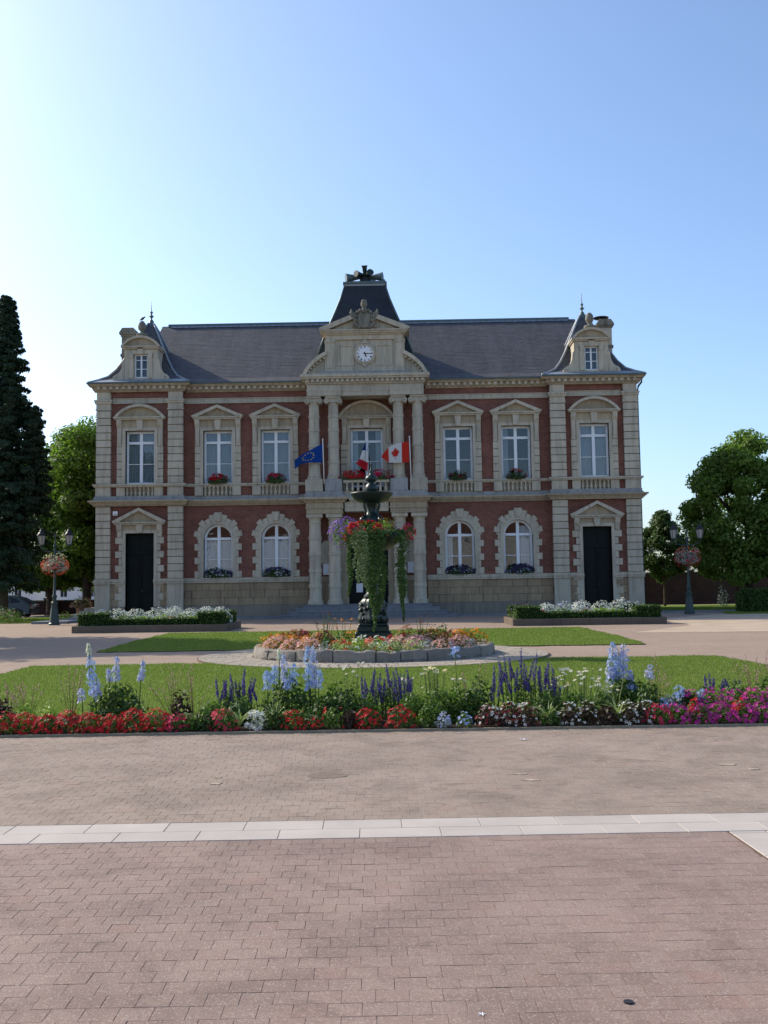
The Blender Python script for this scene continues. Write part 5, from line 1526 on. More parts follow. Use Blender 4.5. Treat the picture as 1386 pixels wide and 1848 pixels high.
CNB = m_cloth('navy_cloth', (.02, .045, .20)); CRF = m_cloth('deep_red_cloth', (.50, .02, .03))
def lerp(tab, u):
    for (a, x), (b, y) in zip(tab, tab[1:]):
        if u <= b: return x + (y - x) * (u - a) / (b - a)
    return tab[-1][1]
def eu(u, v):
    zt = lerp([(0, 2.2), (.3, 1.98), (.7, 1.62), (1, 1.3)], u); zb = lerp([(0, 1.17), (.5, 1.18), (.8, 1.12), (1, .85)], u)
    return (-.04 - 1.55 * u + .05 * v * u, .14 * math.sin(7 * u + 1.5 * v) * u, zt + (zb - zt) * v)
stars = []
for k in range(12):
    a = 2 * PI * k / 12; cu, cv_ = .5 + .2 * math.cos(a), .5 + .3 * math.sin(a)
    stars.append([(cu + (.04 if q % 2 == 0 else .017) * math.sin(PI * q / 5), cv_ - (.062 if q % 2 == 0 else .026) * math.cos(PI * q / 5)) for q in range(10)])
flag('european_flag', 'blue flag with a ring of yellow stars on the left of the balcony', -2.36, 9.72, eu, [(0, 1, CB)], [(stars, CY_, 'star')])
def fr(u, v):
    xl = lerp([(0, -.04), (.3, -.2), (.65, -.36), (1, -.58)], u); xr = lerp([(0, .03), (.3, .07), (.7, .09), (1, .06)], u)
    zl = lerp([(0, 2.25), (.35, 1.75), (.7, 1.3), (1, 1.08)], u); zr = lerp([(0, 2.25), (.35, 1.7), (.7, 1.05), (1, .62)], u)
    return (xl + (xr - xl) * v, .10 * math.sin(9 * v + 3 * u) * (.3 + .7 * u), zl + (zr - zl) * v)
flag('french_flag', 'blue white and red flag hanging limp at the middle of the balcony', .02, 9.75, fr, [(0, .3, CNB), (.3, .66, CW), (.66, 1, CRF)])
def ca(u, v):
    zt = lerp([(0, 2.25), (.4, 2.18), (.7, 1.98), (.85, 1.75), (1, 1.5)], u); zb = lerp([(0, 1.12), (.5, 1.08), (.75, 1.12), (1, 1.42)], u)
    return (-.04 - 1.5 * u, .13 * math.sin(6.5 * u + 1.2 * v + .5) * u, zt + (zb - zt) * v)
half = [(0, 1), (.16, .70), (.34, .79), (.26, .38), (.46, .61), (.53, .47), (.80, .53), (.72, .30), (.86, .22), (.46, -.10), (.52, -.28), (.05, -.21), (.05, -.62)]
leaf = half + [(-a, b) for a, b in half[::-1]][:-1]
maple = [[(.5 + a * .17, .48 - (b - .2) * .40) for a, b in leaf]]
flag('canadian_flag', 'red and white flag with a maple leaf on the right of the balcony', 2.4, 9.78, ca, [(0, .26, CR_), (.26, .74, CW), (.74, 1, CR_)], [(maple, CR_, 'maple_leaf')])

# ================================================================== SMALL THINGS ON THE BUILDING
def sirens():
    t = thing('siren', 'cluster of warning siren horns on top of the clock roof', 'siren', (TX, TY + 1.3, 19.24))
    t.scale = (1.1, 1.0, 1.02)
    MB().lathe([(.55, 0), (.5, .12), (.3, .2), (.28, .4)], 14).box(-.75, .75, -.2, .2, 0, .07).build('mount', M['black'], t)
    for (px, py, pz), (dx, dy, dz), L, r0 in (((-.1, 0, .45), (-1, -.25, -.12), .95, .27), ((.0, 0, .5), (-.75, -.7, .05), .65, .2), ((.0, -.05, .55), (-.05, -.35, 1), .55, .17), ((.1, 0, .5), (.35, -1, .12), .6, .19), ((.1, 0, .42), (1, -.25, -.02), .85, .26), ((.1, .1, .4), (.3, 1, 0), .8, .25)):
        d = Vector((dx, dy, dz)).normalized(); p = Vector((px, py, pz))
        MB().tube([tuple(p + d * L * u) for u in (0, .3, .7, 1)], [.1, .12, r0 * .75, r0], 14).build('horn', M['iron'] if L < .8 else M['zinc'], t, 'auto')
    MB().lathe([(.12, 0), (.14, .1), (.1, .2), (.02, .24)], 10, (.95, -.3, 0)).build('cap', M['zinc'], t, smooth=True)
sirens()
def bird(x, y, z, label, rz):
    t = thing('pigeon', label, 'bird', (x, y, z), rz)
    b = MB().lathe([(.004, -.2), (.03, -.13), (.045, -.1), (.075, 0), (.07, .07), (.05, .12), (.035, .145), (.045, .175), (.04, .2), (.012, .225), (.004, .25)], 12).mesh('body', M['black'], True)
    o = link('body', b, t); o.location = (0, 0, .12); o.rotation_euler = (R(65), 0, 0)
    for s in (-1, 1):
        MB().tube([(s * .025, 0, .07), (s * .025, .01, 0)], .006, 5).build('leg', M['black'], t)
bird(TX - PAV_X, TY - .08, 16.965, 'dark pigeon perched on the stone pine cone of the left dormer', R(70))
def notice(x, z, w, h, label, y=-.16):
    t = thing('notice_board', label, 'notice', (TX + x, TY + y, z))
    MB().box(-w / 2, w / 2, -.02, .02, 0, h).build('frame', M['white_paint'], t)
    MB().box(-w / 2 + .04, w / 2 - .04, -.026, -.02, .04, h - .04).build('sheet', M['chalk'], t)
notice(-2.28, 2.35, .48, .62, 'white notice board left of the entrance between the columns', -.12)
notice(2.4, 2.4, .4, .6, 'white notice board right of the entrance between the columns', -.12)
notice(-.5, 1.35, .36, .5, 'white paper fixed to the entrance door', .14)
t = thing('alarm_box', 'small white alarm box on the brick above the left side door', 'alarm box', (TX - PAV_X - 1.38, TY + PF - .06, 5.82))
MB().box(-.13, .13, -.06, .06, 0, .24).build('case', M['white_paint'], t, bevel=.015)
MB().box(-.07, .07, -.065, -.06, .05, .09).build('grille', M['zinc'], t)
# ================================================================== FRONT FLOWER BED
G_BED = 'plants in the front flower bed'
def bedY(px, row): return 11.25 + .021 * gx(px, 11.5) + {0: .17, 1: .55, 2: .95, 3: 1.3}[row]
def place(px, row): Y = bedY(px, row); return gx(px, Y), Y, .03
# red begonias along the front
BEG = [(12, 'red'), (45, 'red'), (88, 'red'), (128, 'red'), (165, 'red'), (205, 'red'), (245, 'red'), (285, 'red'), (322, 'cerise'), (405, 'cerise'), (528, 'red'), (562, 'red'), (600, 'red'), (662, 'red'), (722, 'red')]
for i, (px, col) in enumerate(BEG):
    x, y, z = place(px, 0)
    sparse = px in (562, 600)
    lbl = f'{"cerise" if col == "cerise" else "red"} impatiens clump at the front of the bed, {ordinal(i)} from the left'
    clump('impatiens', lbl, 'plant', x, y, z, random.uniform(.15, .19), random.uniform(.17, .25), 'leaf_dark' if px % 3 else 'leaf_mid', col, 330, 12 if sparse else (70 if px > 340 else 120), .04, .05, G_BED, ry=.17, low=.05)
for px, col, nm in [(-28, 'red', 'nearest'), (-68, 'red', 'second'), (-108, 'red', 'third'), (-146, 'cerise', 'last')]:
    x, y, z = place(px, 0); clump('impatiens', f'red impatiens just beyond the left edge of the picture, {nm} to it', 'plant', x, y, z, .17, .21, 'leaf_mid', col, 330, 120, .04, .05, G_BED, ry=.17, low=.05)
for px, nm in [(1436, 'nearest'), (1472, 'second'), (1506, 'last')]:
    x, y, z = place(px, 0); clump('impatiens', f'magenta impatiens just beyond the right edge of the picture, {nm} to it', 'plant', x, y, z, .17, .22, 'leaf_mid', 'magenta', 230, 80, .045, .055, G_BED, low=.05)
for i, px in enumerate([1180, 1215, 1255, 1290, 1330, 1365, 1400]):
    x, y, z = place(px, 0)
    clump('impatiens', f'magenta impatiens clump at the right end of the bed, {ordinal(i)} from the left', 'plant', x, y, z, .17, .2, 'leaf_mid', 'cerise' if i == 0 else 'magenta', 230, 80, .045, .055, G_BED, low=.05)
for i, px in enumerate([1235, 1275, 1310, 1350, 1385]):
    x, y, z = place(px, 1)
    clump('impatiens', f'tall magenta impatiens behind the right end of the bed, {ordinal(i)} from the left', 'plant', x, y, z, .2, .32, 'leaf_mid', 'magenta', 260, 100, .05, .055, G_BED)
for i, (px, c) in enumerate([(1242, 'red'), (1322, 'red')]):
    x, y, z = place(px, 0); clump('impatiens', f'small red impatiens among the magenta ones, {ordinal(i)} from the left', 'plant', x, y - .02, z + .1, .07, .16, 'leaf_mid', 'red', 50, 26, .04, .05, G_BED)
for i, (px, f1, f2) in enumerate([(880, 'burgundy', 'white'), (915, 'burgundy', 'white'), (945, 'white', 'burgundy'), (1022, 'white', None), (1052, 'white', None), (1128, 'white', None), (1155, 'white', None)]):
    x, y, z = place(px, 0)
    t = clump('wax_begonia', f'dark leaved begonia with {f1}{" and " + f2 if f2 else ""} flowers, {ordinal(i)} of its row from the left', 'plant', x, y, z, .15, .24, 'leaf_bronze', f1, 260, 34, .045, .045, G_BED)
    if f2: blossoms(t, 30, .15, .15, .24, .042, M['f_' + f2], 'second_blossom')
x, y, z = place(465, 0)
clump('white_impatiens', 'white impatiens between two variegated grasses at the front of the bed', 'plant', x, y, z, .12, .22, 'leaf_grey', 'white', 160, 46, .045, .055, G_BED)
for lb, px, fl in (('pale blue lobelia', 797, 'lilac'), ('bright blue lobelia', 835, 'blue')):
    x, y, z = place(px, 0); clump('lobelia', f'small {lb} at the front edge of the bed', 'plant', x, y - .1, z, .09, .16, 'leaf_grey' if px < 800 else 'leaf_mid', fl, 110, 26, .04, .04, G_BED)
# filler foliage so that no bare soil shows between the tall plants
FILL = [(8, 2, .16, .3, 'leaf_bronze', 'dark leaved bush at the far left of the bed'), (48, 1, .12, .28, 'leaf_lime', 'lime green plant behind the left red impatiens'), (92, 1, .1, .26, 'leaf_lime', 'second lime green plant behind the left red impatiens'), (328, 1, .13, .44, 'leaf_bronze', 'bronze leaved plant right of the left delphiniums'), (345, 0, .11, .2, 'leaf_mid', 'low green plant right of the red impatiens row'), (385, 1, .16, .3, 'leaf_mid', 'green bush left of the first purple salvia'),
        (375, 0, .13, .2, 'leaf_dark', 'low dark plant beside the first variegated grass'), (590, 1, .22, .34, 'leaf_dark', 'dark bush right of the middle delphiniums'), (625, 1, .22, .4, 'leaf_dark', 'dark green bush left of the middle salvia'), (610, 2, .2, .46, 'leaf_mid', 'tall green bush behind the dark bushes at the middle'), (660, 1, .18, .36, 'leaf_mid', 'fresh green bush under the middle salvia'), (745, 1, .18, .36, 'leaf_mid', 'green bush right of the middle salvia'),
        (790, 1, .22, .42, 'leaf_mid', 'bright leafy bush right of the middle of the bed'), (825, 1, .2, .44, 'leaf_mid', 'leafy bush below the single blue flower'), (850, 1, .16, .42, 'leaf_dark', 'dark leafy bush left of the burgundy begonias'), (770, 0, .13, .24, 'leaf_mid', 'low fresh plant left of the lobelias'), (865, 2, .16, .5, 'leaf_dark', 'upright dark plant behind the burgundy begonias'),
        (985, 1, .2, .36, 'leaf_dark', 'dark bush behind the right variegated grass'), (1030, 1, .22, .34, 'leaf_mid', 'green bush under the daisies'), (1075, 1, .2, .36, 'leaf_mid', 'green bush right of the daisies'), (1090, 0, .13, .2, 'leaf_bronze', 'low bronze plant right of the second white begonias'), (990, 0, .12, .18, 'leaf_dark', 'low dark plant beside the burgundy and white begonias'), (1165, 1, .16, .46, 'leaf_dark', 'dark bush right of the right delphiniums'), (1205, 1, .16, .3, 'leaf_grey', 'grey leaved plant among the pale blue flowers'), (1375, 2, .2, .42, 'leaf_mid', 'green bush at the far right of the bed'),
        (-60, 2, .25, .4, 'leaf_mid', 'green bush beyond the left edge of the picture'), (-130, 1, .25, .35, 'leaf_dark', 'dark bush beyond the left edge of the picture'), (1450, 2, .25, .42, 'leaf_mid', 'green bush beyond the right edge of the picture'), (1490, 1, .22, .34, 'leaf_dark', 'dark bush beyond the right edge of the picture'),
        (500, 0, .14, .2, 'leaf_dark', 'low dark plant in front of the middle delphiniums'), (630, 0, .12, .2, 'leaf_bronze', 'bronze plant between red impatiens clumps'), (435, 1, .16, .32, 'leaf_dark', 'dark bush below the first salvia'), (1315, 2, .2, .36, 'leaf_mid', 'green bush behind the magenta impatiens'), (1260, 2, .15, .34, 'leaf_dark', 'dark bush behind the pale blue flowers')]
for px, row, rx, h, lf, lb in FILL:
    x, y, z = place(px, row)
    clump('leafy_plant', lb, 'plant', x, y, z, rx * 1.05, h * .98, lf, None, int(380 * (rx / .16) ** 1.5), 0, .06, .04, G_BED)
# delphiniums
def delphinium(px, row, rx, h, spikes, label, extra=None):
    x, y, z = place(px, row)
    t = thing('delphinium', label, 'delphinium', (x, y, z), 0, G_BED)
    foliage(t, 620, rx, rx * .7, h, .075, M['leaf_dark'], aspect=.5); foliage(t, 240, rx * 1.02, rx * .75, h * 1.05, .07, M['leaf_mid'], 'upper_foliage', aspect=.5)
    for (sx, zb, zt, r_, col, lean) in spikes:
        spike(t, gx(sx, y) - x, random.uniform(-.1, .05), zb, zt, r_ * 1.25, M['f_' + col], (lean, 0), n=int((zt - zb) / .0034), fs=.058)
    return t
def zf(py, px, Y): return 1.6 + (1060 - .0145 * (px - 693) - py) * Y / 1797 - .03
Yd = 12.25
delphinium(215, 2, .36, .44, [(172, zf(1252, 170, Yd), zf(1180, 165, Yd), .055, 'blue', -.06), (180, zf(1256, 180, Yd), zf(1222, 180, Yd), .05, 'lilac', .0), (212, zf(1226, 212, Yd), zf(1184, 212, Yd), .036, 'lilac', .01), (202, zf(1226, 202, Yd), zf(1204, 202, Yd), .028, 'lilac', -.01), (256, zf(1226, 256, Yd), zf(1190, 258, Yd), .03, 'lilac', .03), (163, zf(1180, 163, Yd), zf(1160, 163, Yd), .02, 'white', -.01), (153, zf(1262, 153, Yd), zf(1240, 153, Yd), .04, 'lilac', -.02)], 'pale blue delphiniums behind the red impatiens on the left')
delphinium(528, 2, .42, .48, [(486, zf(1240, 486, Yd), zf(1208, 486, Yd), .05, 'blue', -.01), (498, zf(1230, 498, Yd), zf(1198, 498, Yd), .05, 'blue', .01), (516, zf(1234, 516, Yd), zf(1180, 512, Yd), .04, 'lilac', -.02), (529, zf(1236, 529, Yd), zf(1196, 529, Yd), .05, 'blue', .02), (521, zf(1240, 521, Yd), zf(1222, 521, Yd), .045, 'blue', .0), (561, zf(1240, 561, Yd), zf(1164, 559, Yd), .048, 'blue', -.02), (571, zf(1236, 571, Yd), zf(1162, 568, Yd), .034, 'lilac', -.02), (576, zf(1238, 576, Yd), zf(1206, 576, Yd), .045, 'blue', .01), (508, zf(1190, 508, Yd), zf(1168, 508, Yd), .02, 'white', 0)], 'tall blue delphiniums left of the middle of the bed')
delphinium(1125, 2, .3, .48, [(1102, zf(1226, 1102, Yd), zf(1158, 1103, Yd), .055, 'blue', .01), (1120, zf(1222, 1120, Yd), zf(1162, 1121, Yd), .055, 'lilac', .01), (1112, zf(1216, 1112, Yd), zf(1174, 1112, Yd), .05, 'blue', .0), (1098, zf(1230, 1098, Yd), zf(1190, 1096, Yd), .045, 'lilac', -.02), (1164, zf(1222, 1164, Yd), zf(1198, 1166, Yd), .042, 'lilac', .02), (1131, zf(1228, 1131, Yd), zf(1206, 1131, Yd), .03, 'lilac', .0), (1130, zf(1240, 1130, Yd), zf(1226, 1130, Yd), .035, 'blue', 0), (1145, zf(1252, 1145, Yd), zf(1236, 1145, Yd), .035, 'blue', 0)], 'tallest pale blue delphiniums on the right of the bed')
delphinium(1225, 1, .18, .3, [(1212, zf(1252, 1212, 11.9), zf(1232, 1213, 11.9), .06, 'blue', .02), (1190, zf(1276, 1190, 11.9), zf(1254, 1186, 11.9), .06, 'blue', -.03), (1205, zf(1274, 1205, 11.9), zf(1252, 1205, 11.9), .05, 'lilac', .02), (1246, zf(1270, 1246, 11.9), zf(1240, 1256, 11.9), .05, 'blue', .09), (1224, zf(1262, 1224, 11.9), zf(1246, 1224, 11.9), .035, 'blue', 0)], 'low blue delphiniums leaning beside the magenta impatiens')
# single blue flower on a long stem
x, y, z = place(822, 2)
t = thing('plumbago', 'single pale blue flower on a tall stem right of the middle', 'plant', (x, y, z), 0, G_BED)
MB().tube([(0, 0, 0), (.01, 0, .4), (-.01, 0, .8)], [.007, .006, .004], 5).build('stem', M['stem'], t)
P_ = np.array([(-.01, 0, .8)]) + RNG.normal(0, .035, (16, 3)); np_mesh('flower_head', flower_verts(P_, np.tile([0, -.6, .7], (16, 1)), .055), 4, M['f_blue'], t)['kind'] = 'stuff'
# purple salvias
def salvia(px, row, rx, h, heads, label):
    x, y, z = place(px, row)
    t = thing('salvia', label, 'salvia', (x, y, z), 0, G_BED)
    foliage(t, 460, rx, rx * .7, h, .06, M['leaf_mid'], aspect=.45)
    for (sx, zb, zt) in heads: spike(t, gx(sx, y) - x, random.uniform(-.12, .1), zb, zt, .018, M['f_violet'], (random.uniform(-.06, .06), random.uniform(-.04, .04)), n=80, fs=.03)
    return t
def heads(x0, x1, n, yb0, yb1, L0, L1, Y):
    out = []
    for i in range(n):
        sx = x0 + (x1 - x0) * (i + random.random()) / n; c = 1 - abs(2 * (sx - x0) / (x1 - x0) - 1)
        b = yb1 + (yb0 - yb1) * c + random.uniform(-14, 16); out.append((sx, zf(b, sx, Y), zf(b - random.uniform(L0, L1), sx, Y)))
    return out
salvia(428, 2, .26, .4, heads(392, 466, 17, 1248, 1264, 22, 36, 12.2), 'dark purple salvia left of the tall blue delphiniums')
salvia(698, 2, .3, .44, heads(655, 745, 30, 1248, 1262, 26, 48, 12.2), 'dense dark purple salvia in the middle of the bed')
salvia(942, 2, .32, .48, heads(882, 1006, 34, 1228, 1252, 24, 48, 12.2), 'largest dark purple salvia right of the middle of the bed')
salvia(1308, 3, .2, .38, heads(1262, 1335, 11, 1240, 1252, 16, 34, 12.6), 'thin purple salvia behind the magenta impatiens')
# marguerites: white daisies on fine stems
def daisies(px, row, spread, n, h0, h1, label, col='white', size=.055):
    x, y, z = place(px, row)
    t = thing('daisy', label, 'daisy', (x, y, z), 0, G_BED)
    foliage(t, int(260 * spread / .2), spread, spread * .6, h0 * .9, .05, M['leaf_mid'], aspect=.35)
    st = MB(); P = []
    for i in range(n):
        a = random.uniform(-1, 1) * spread * 1.05; b = random.uniform(-.6, .6) * spread * .7; hh = random.uniform(h0, h1)
        st.tube([(a * .6, b * .6, 0), (a, b, hh)], .003, 4); P.append((a, b, hh))
    st.build('stems', M['stem'], t); P = np.array(P); N = np.tile([0, -.35, .9], (n, 1))
    np_mesh('petals', flower_verts(P, N, size, 9, .05, .3), 4, M['f_' + col], t)['kind'] = 'stuff'
    np_mesh('discs', flower_verts(P + np.array([0, -.003, .006]), N, size * .42, 6, .5, .2), 4, M['f_yellow'], t)['kind'] = 'stuff'
    return t
daisies(1000, 2, .17, 16, .3, .52, 'white daisies left of the right daisy group')
daisies(1045, 2, .26, 34, .32, .56, 'large group of white daisies on the right of the bed')
daisies(1085, 1, .16, 14, .3, .46, 'white daisies beside the right variegated grass')
daisies(785, 2, .14, 20, .52, .6, 'cream yellow daisies right of the middle salvia', 'cream', .06)
daisies(640, 3, .12, 7, .46, .66, 'few white daisies left of the middle salvia')
daisies(745, 3, .14, 6, .3, .5, 'scattered small daisies behind the middle of the bed')
daisies(825, 3, .1, 5, .35, .5, 'scattered small daisies behind the leafy bush')
# variegated grasses
def spider(px, row, n, L, label, stalks=0, sh=.5):
    x, y, z = place(px, row)
    t = thing('variegated_grass', label, 'grass plant', (x, y, z), 0, G_BED)
    blades(t, n, L, .017, M['leaf_varieg'], 1.0)
    for k in range(stalks):
        a = random.uniform(-.12, .3)
        MB().tube([(0, 0, .05), (a * .4, 0, sh * .6), (a, -.02, sh)], [.0025, .002, .001], 5).build('stalk', M['leaf_varieg'], t)
    return t
spider(362, 0, 26, .3, 'cream edged grass right of the red impatiens row')
spider(435, 0, 26, .32, 'cream edged grass below the first purple salvia')
spider(498, 0, 34, .36, 'cream edged grass with tall stalks in front of the middle delphiniums', 3, .55)
spider(985, 0, 36, .36, 'cream edged grass right of the burgundy and white begonias')
spider(1062, 1, 36, .42, 'tall cream edged grass among the daisies', 3, .5)
spider(1108, 0, 36, .38, 'cream edged grass with stalks in front of the right delphiniums', 4, .5)
# gaura: wisps with tiny pink flowers
def gaura(px, row, spread, n, h, label):
    x, y, z = place(px, row)
    t = thing('gaura', label, 'plant', (x, y, z), 0, G_BED)
    st = MB(); P = []
    for i in range(n):
        a = random.gauss(0, spread); b = random.gauss(0, spread * .5); hh = h * random.uniform(.6, 1.1)
        st.tube([(a * .2, b * .2, 0), (a * .6, b * .6, hh * .55), (a, b, hh)], [.003, .0022, .0012], 4)
        for k in range(6): u = random.uniform(.6, 1); P.append((a * u + random.gauss(0, .012), b * u + random.gauss(0, .012), hh * u))
    st.build('stems', m_stem2, t); P = np.array(P)
    np_mesh('blossom', flower_verts(P, np.tile([0, -.6, .5], (len(P), 1)), .022, 4), 4, M['f_pinkpale'], t)
    np_mesh('foliage', leaf_verts(np.stack([RNG.normal(0, spread, 60), RNG.normal(0, spread * .5, 60), RNG.uniform(.02, h * .45, 60)], 1), RNG.normal(size=(60, 3)), .04, .25, .5), 4, M['leaf_mid'], t)
    return t
m_stem2 = m_plain('reddish_stem', (.16, .10, .06), .2, 6, .8, .1)
for px, row, sp, n, h, lb in [(20, 3, .12, 14, .5, 'wispy pink gaura at the far left of the bed'), (55, 3, .12, 12, .46, 'second wispy pink gaura from the left'), (132, 3, .1, 13, .62, 'wispy pink gaura left of the left delphiniums'), (318, 3, .14, 13, .62, 'wispy pink gaura right of the left delphiniums'), (352, 3, .1, 8, .6, 'thin gaura left of the first salvia'), (850, 3, .16, 12, .6, 'wispy gaura behind the leafy bush right of the middle'), (1185, 3, .12, 12, .66, 'wispy pink gaura right of the right delphiniums'), (1350, 3, .16, 16, .66, 'wispy pink gaura at the right end of the bed'), (1385, 3, .12, 10, .6, 'last wispy gaura at the right edge of the picture')]:
    gaura(px, row, sp, n, h, lb)
# ================================================================== TREES
M['tree_leaf'] = m_leaf('broad_tree_leaf', (.08, .145, .024), (.21, .31, .06), .52)
M['tree_leaf2'] = m_leaf('lime_tree_leaf', (.095, .165, .03), (.26, .37, .08), .58)
M['dark_tree_leaf'] = m_leaf('dark_upright_leaf', (.03, .06, .016), (.09, .15, .035), .35)
M['conifer_leaf'] = m_leaf('dark_conifer_spray', (.012, .03, .015), (.04, .075, .034), .2)
def limb_tree(name, label, x, y, trunk_r, h_trunk, crown_c, crown_r, n_clump, n_leaf, size, mat, seed, clump_r=(.5, 1.0), cone=0, group='trees round the town hall', low=-.75):
    rnd = random.Random(seed); rng = np.random.default_rng(seed)
    t = thing(name, label, 'tree', (x, y, 0), 0, group)
    top = Vector((0, 0, crown_c[2] + crown_r[2] * .55))
    MB().tube([(0, 0, -.1), (.02, .01, .3), (.03, .0, h_trunk), (.0, .05, crown_c[2]), tuple(top)], [trunk_r * 1.35, trunk_r, trunk_r * .85, trunk_r * .45, trunk_r * .08], 12).build('trunk', M['bark'], t, smooth=True)
    lb = MB(); cs = []
    for i in range(n_clump):
        d = Vector(rng.normal(size=3)).normalized()
        if d.z < low: d.z = low
        u = rnd.uniform(.45, 1.0) ** .6
        w = 1.0
        if cone: w = 1 - cone * max(0, d.z * u)
        c = Vector((crown_c[0] + d.x * crown_r[0] * u * w, crown_c[1] + d.y * crown_r[1] * u * w, crown_c[2] + d.z * crown_r[2] * u))
        cs.append((c, rnd.uniform(*clump_r)))
    for c, r_ in cs[::4]:
        z0 = max(h_trunk * .8, min(c.z - .6, c.z * .7)); s = Vector((0, 0, z0)); mid = s.lerp(c, .55) + Vector((0, 0, -.2))
        lb.tube([tuple(s), tuple(mid), tuple(c)], [trunk_r * .3, trunk_r * .17, trunk_r * .05], 6)
    lb.build('limbs', M['bark'], t, smooth=True)
    Ps = []; Ns = []
    per = n_leaf // n_clump
    for c, r_ in cs:
        d = sphere_dirs(per, rng); u = .35 + .7 * rng.random(per) ** .5
        P = np.array(c) + d * (r_ * u)[:, None] * np.array([1, 1, .72]); Ps.append(P); Ns.append(d + np.array([0, 0, .5]))
    P = np.concatenate(Ps); N = np.concatenate(Ns)
    np_mesh('crown', leaf_verts(P, N, size * rng.uniform(.6, 1.25, len(P)), .62, .5, .15, rng), 4, M[mat], t)
    return t
def conifer_crown(t, name, x0, zb, h, r, n_br, seed, size, per, widest):
    rnd = random.Random(seed); rng = np.random.default_rng(seed)
    bm_ = MB(); Ps = []; Ns = []
    for i in range(n_br):
        u = (i + rnd.random()) / n_br
        z = zb + (h - zb) * u ** .95
        L = r * (1 - u) ** .72 * rnd.choice((.55, .75, .9, 1.0, 1.12, 1.3)) * rnd.uniform(.9, 1.1) + .3
        if u < .12: L *= .75 + u * 2
        a = i * 2.399 + rnd.uniform(-.4, .4)
        d = np.array([math.cos(a), math.sin(a), 0]); q = np.array([-math.sin(a), math.cos(a), 0])
        droop = rnd.uniform(.05, .5)
        s = rng.random(per) ** .6
        cz = z + L * (.3 * s - droop * s * s * 1.3)
        wid = (.07 + .16 * L * (1 - s) ** .6) * widest
        off = q[None] * (rng.normal(size=per) * wid)[:, None] + np.stack([np.zeros(per), np.zeros(per), -np.abs(rng.normal(size=per)) * wid * .9 + .05], 1)
        P = d[None] * (L * s)[:, None] + off + np.stack([np.full(per, x0), np.zeros(per), cz], 1)
        Ps.append(P); Ns.append(np.tile(d * .8 + np.array([0, 0, .35]), (per, 1)))
        if L > .6: bm_.tube([(x0, 0, z), tuple(d * L * .5 + np.array([x0, 0, z + L * (.15 - droop * .32)])), tuple(d * L * .95 + np.array([x0, 0, z + L * (.28 - droop * 1.17)]))], [.05, .035, .01], 5)
    bm_.build('limbs', M['bark'], t, smooth=True)
    P = np.concatenate(Ps); N = np.concatenate(Ns)
    np_mesh(name, leaf_verts(P, N, size * rng.uniform(.45, 1.25, len(P)), .38, .5, .8, rng), 4, M['conifer_leaf'], t)
def conifer(name, label, x, y, h, r):
    t = thing(name, label, 'tree', (x, y, 0), 0, 'trees round the town hall')
    MB().tube([(0, 0, -.1), (0, 0, .5), (0, 0, h * .5), (0, 0, h * .97)], [.36, .3, .2, .03], 10).build('trunk', M['bark'], t, smooth=True)
    conifer_crown(t, 'crown', 0, 1.9, h, r, 330, 3, .26, 260, .8)
    MB().tube([(0, 0, 4.5), (1.0, 0, 5.2), (1.55, 0, 7.0), (1.7, 0, 12.1)], [.14, .11, .09, .02], 8).build('side_stem', M['bark'], t, smooth=True)
    conifer_crown(t, 'side_crown', 1.65, 6.2, 12.4, .95, 90, 5, .26, 220, .8)
    return t
conifer('conifer_tree', 'tall dark twin topped conifer at the left edge of the picture', -23.0, 57.5, 19.0, 2.6)
limb_tree('broadleaf_tree', 'large sunlit broadleaf tree behind the left corner of the town hall', -21.3, 67.5, .32, 2.4, (1.6, 0, 7.3), (4.9, 4.6, 6.2), 230, 62000, .27, 'tree_leaf', 21, (.7, 1.25))
limb_tree('broadleaf_tree', 'leafy tree behind the lamp and the conifer on the left', -24.6, 70.0, .35, 1.9, (0, 0, 6.4), (4.2, 4.2, 5.6), 190, 52000, .28, 'tree_leaf', 22, (.7, 1.2))
limb_tree('broadleaf_tree', 'plaza tree standing outside the left edge that throws shade on the paving', -22.2, 36.2, .32, 2.6, (0, 0, 8.2), (4.6, 4.6, 5.6), 150, 34000, .34, 'tree_leaf2', 31, (.8, 1.3))
limb_tree('lime_tree', 'big dense lime tree right of the street lamp', 21.2, 61.0, .26, 1.8, (0, 0, 5.8), (4.0, 4.0, 4.8), 230, 60000, .24, 'tree_leaf2', 41, (.5, .95), cone=.35, low=-.8)
limb_tree('lime_tree', 'lime tree cut off by the right edge of the picture', 25.6, 59.0, .26, 1.8, (0, 0, 5.6), (3.9, 3.9, 4.9), 190, 46000, .24, 'tree_leaf2', 42, (.5, .95), cone=.3, low=-.8)
limb_tree('young_tree', 'small upright tree between the town hall and the right lamp', 18.3, 69.5, .09, 1.9, (0, 0, 4.1), (1.9, 1.9, 2.5), 120, 24000, .2, 'dark_tree_leaf', 43, (.25, .55), cone=.75, low=-.9)

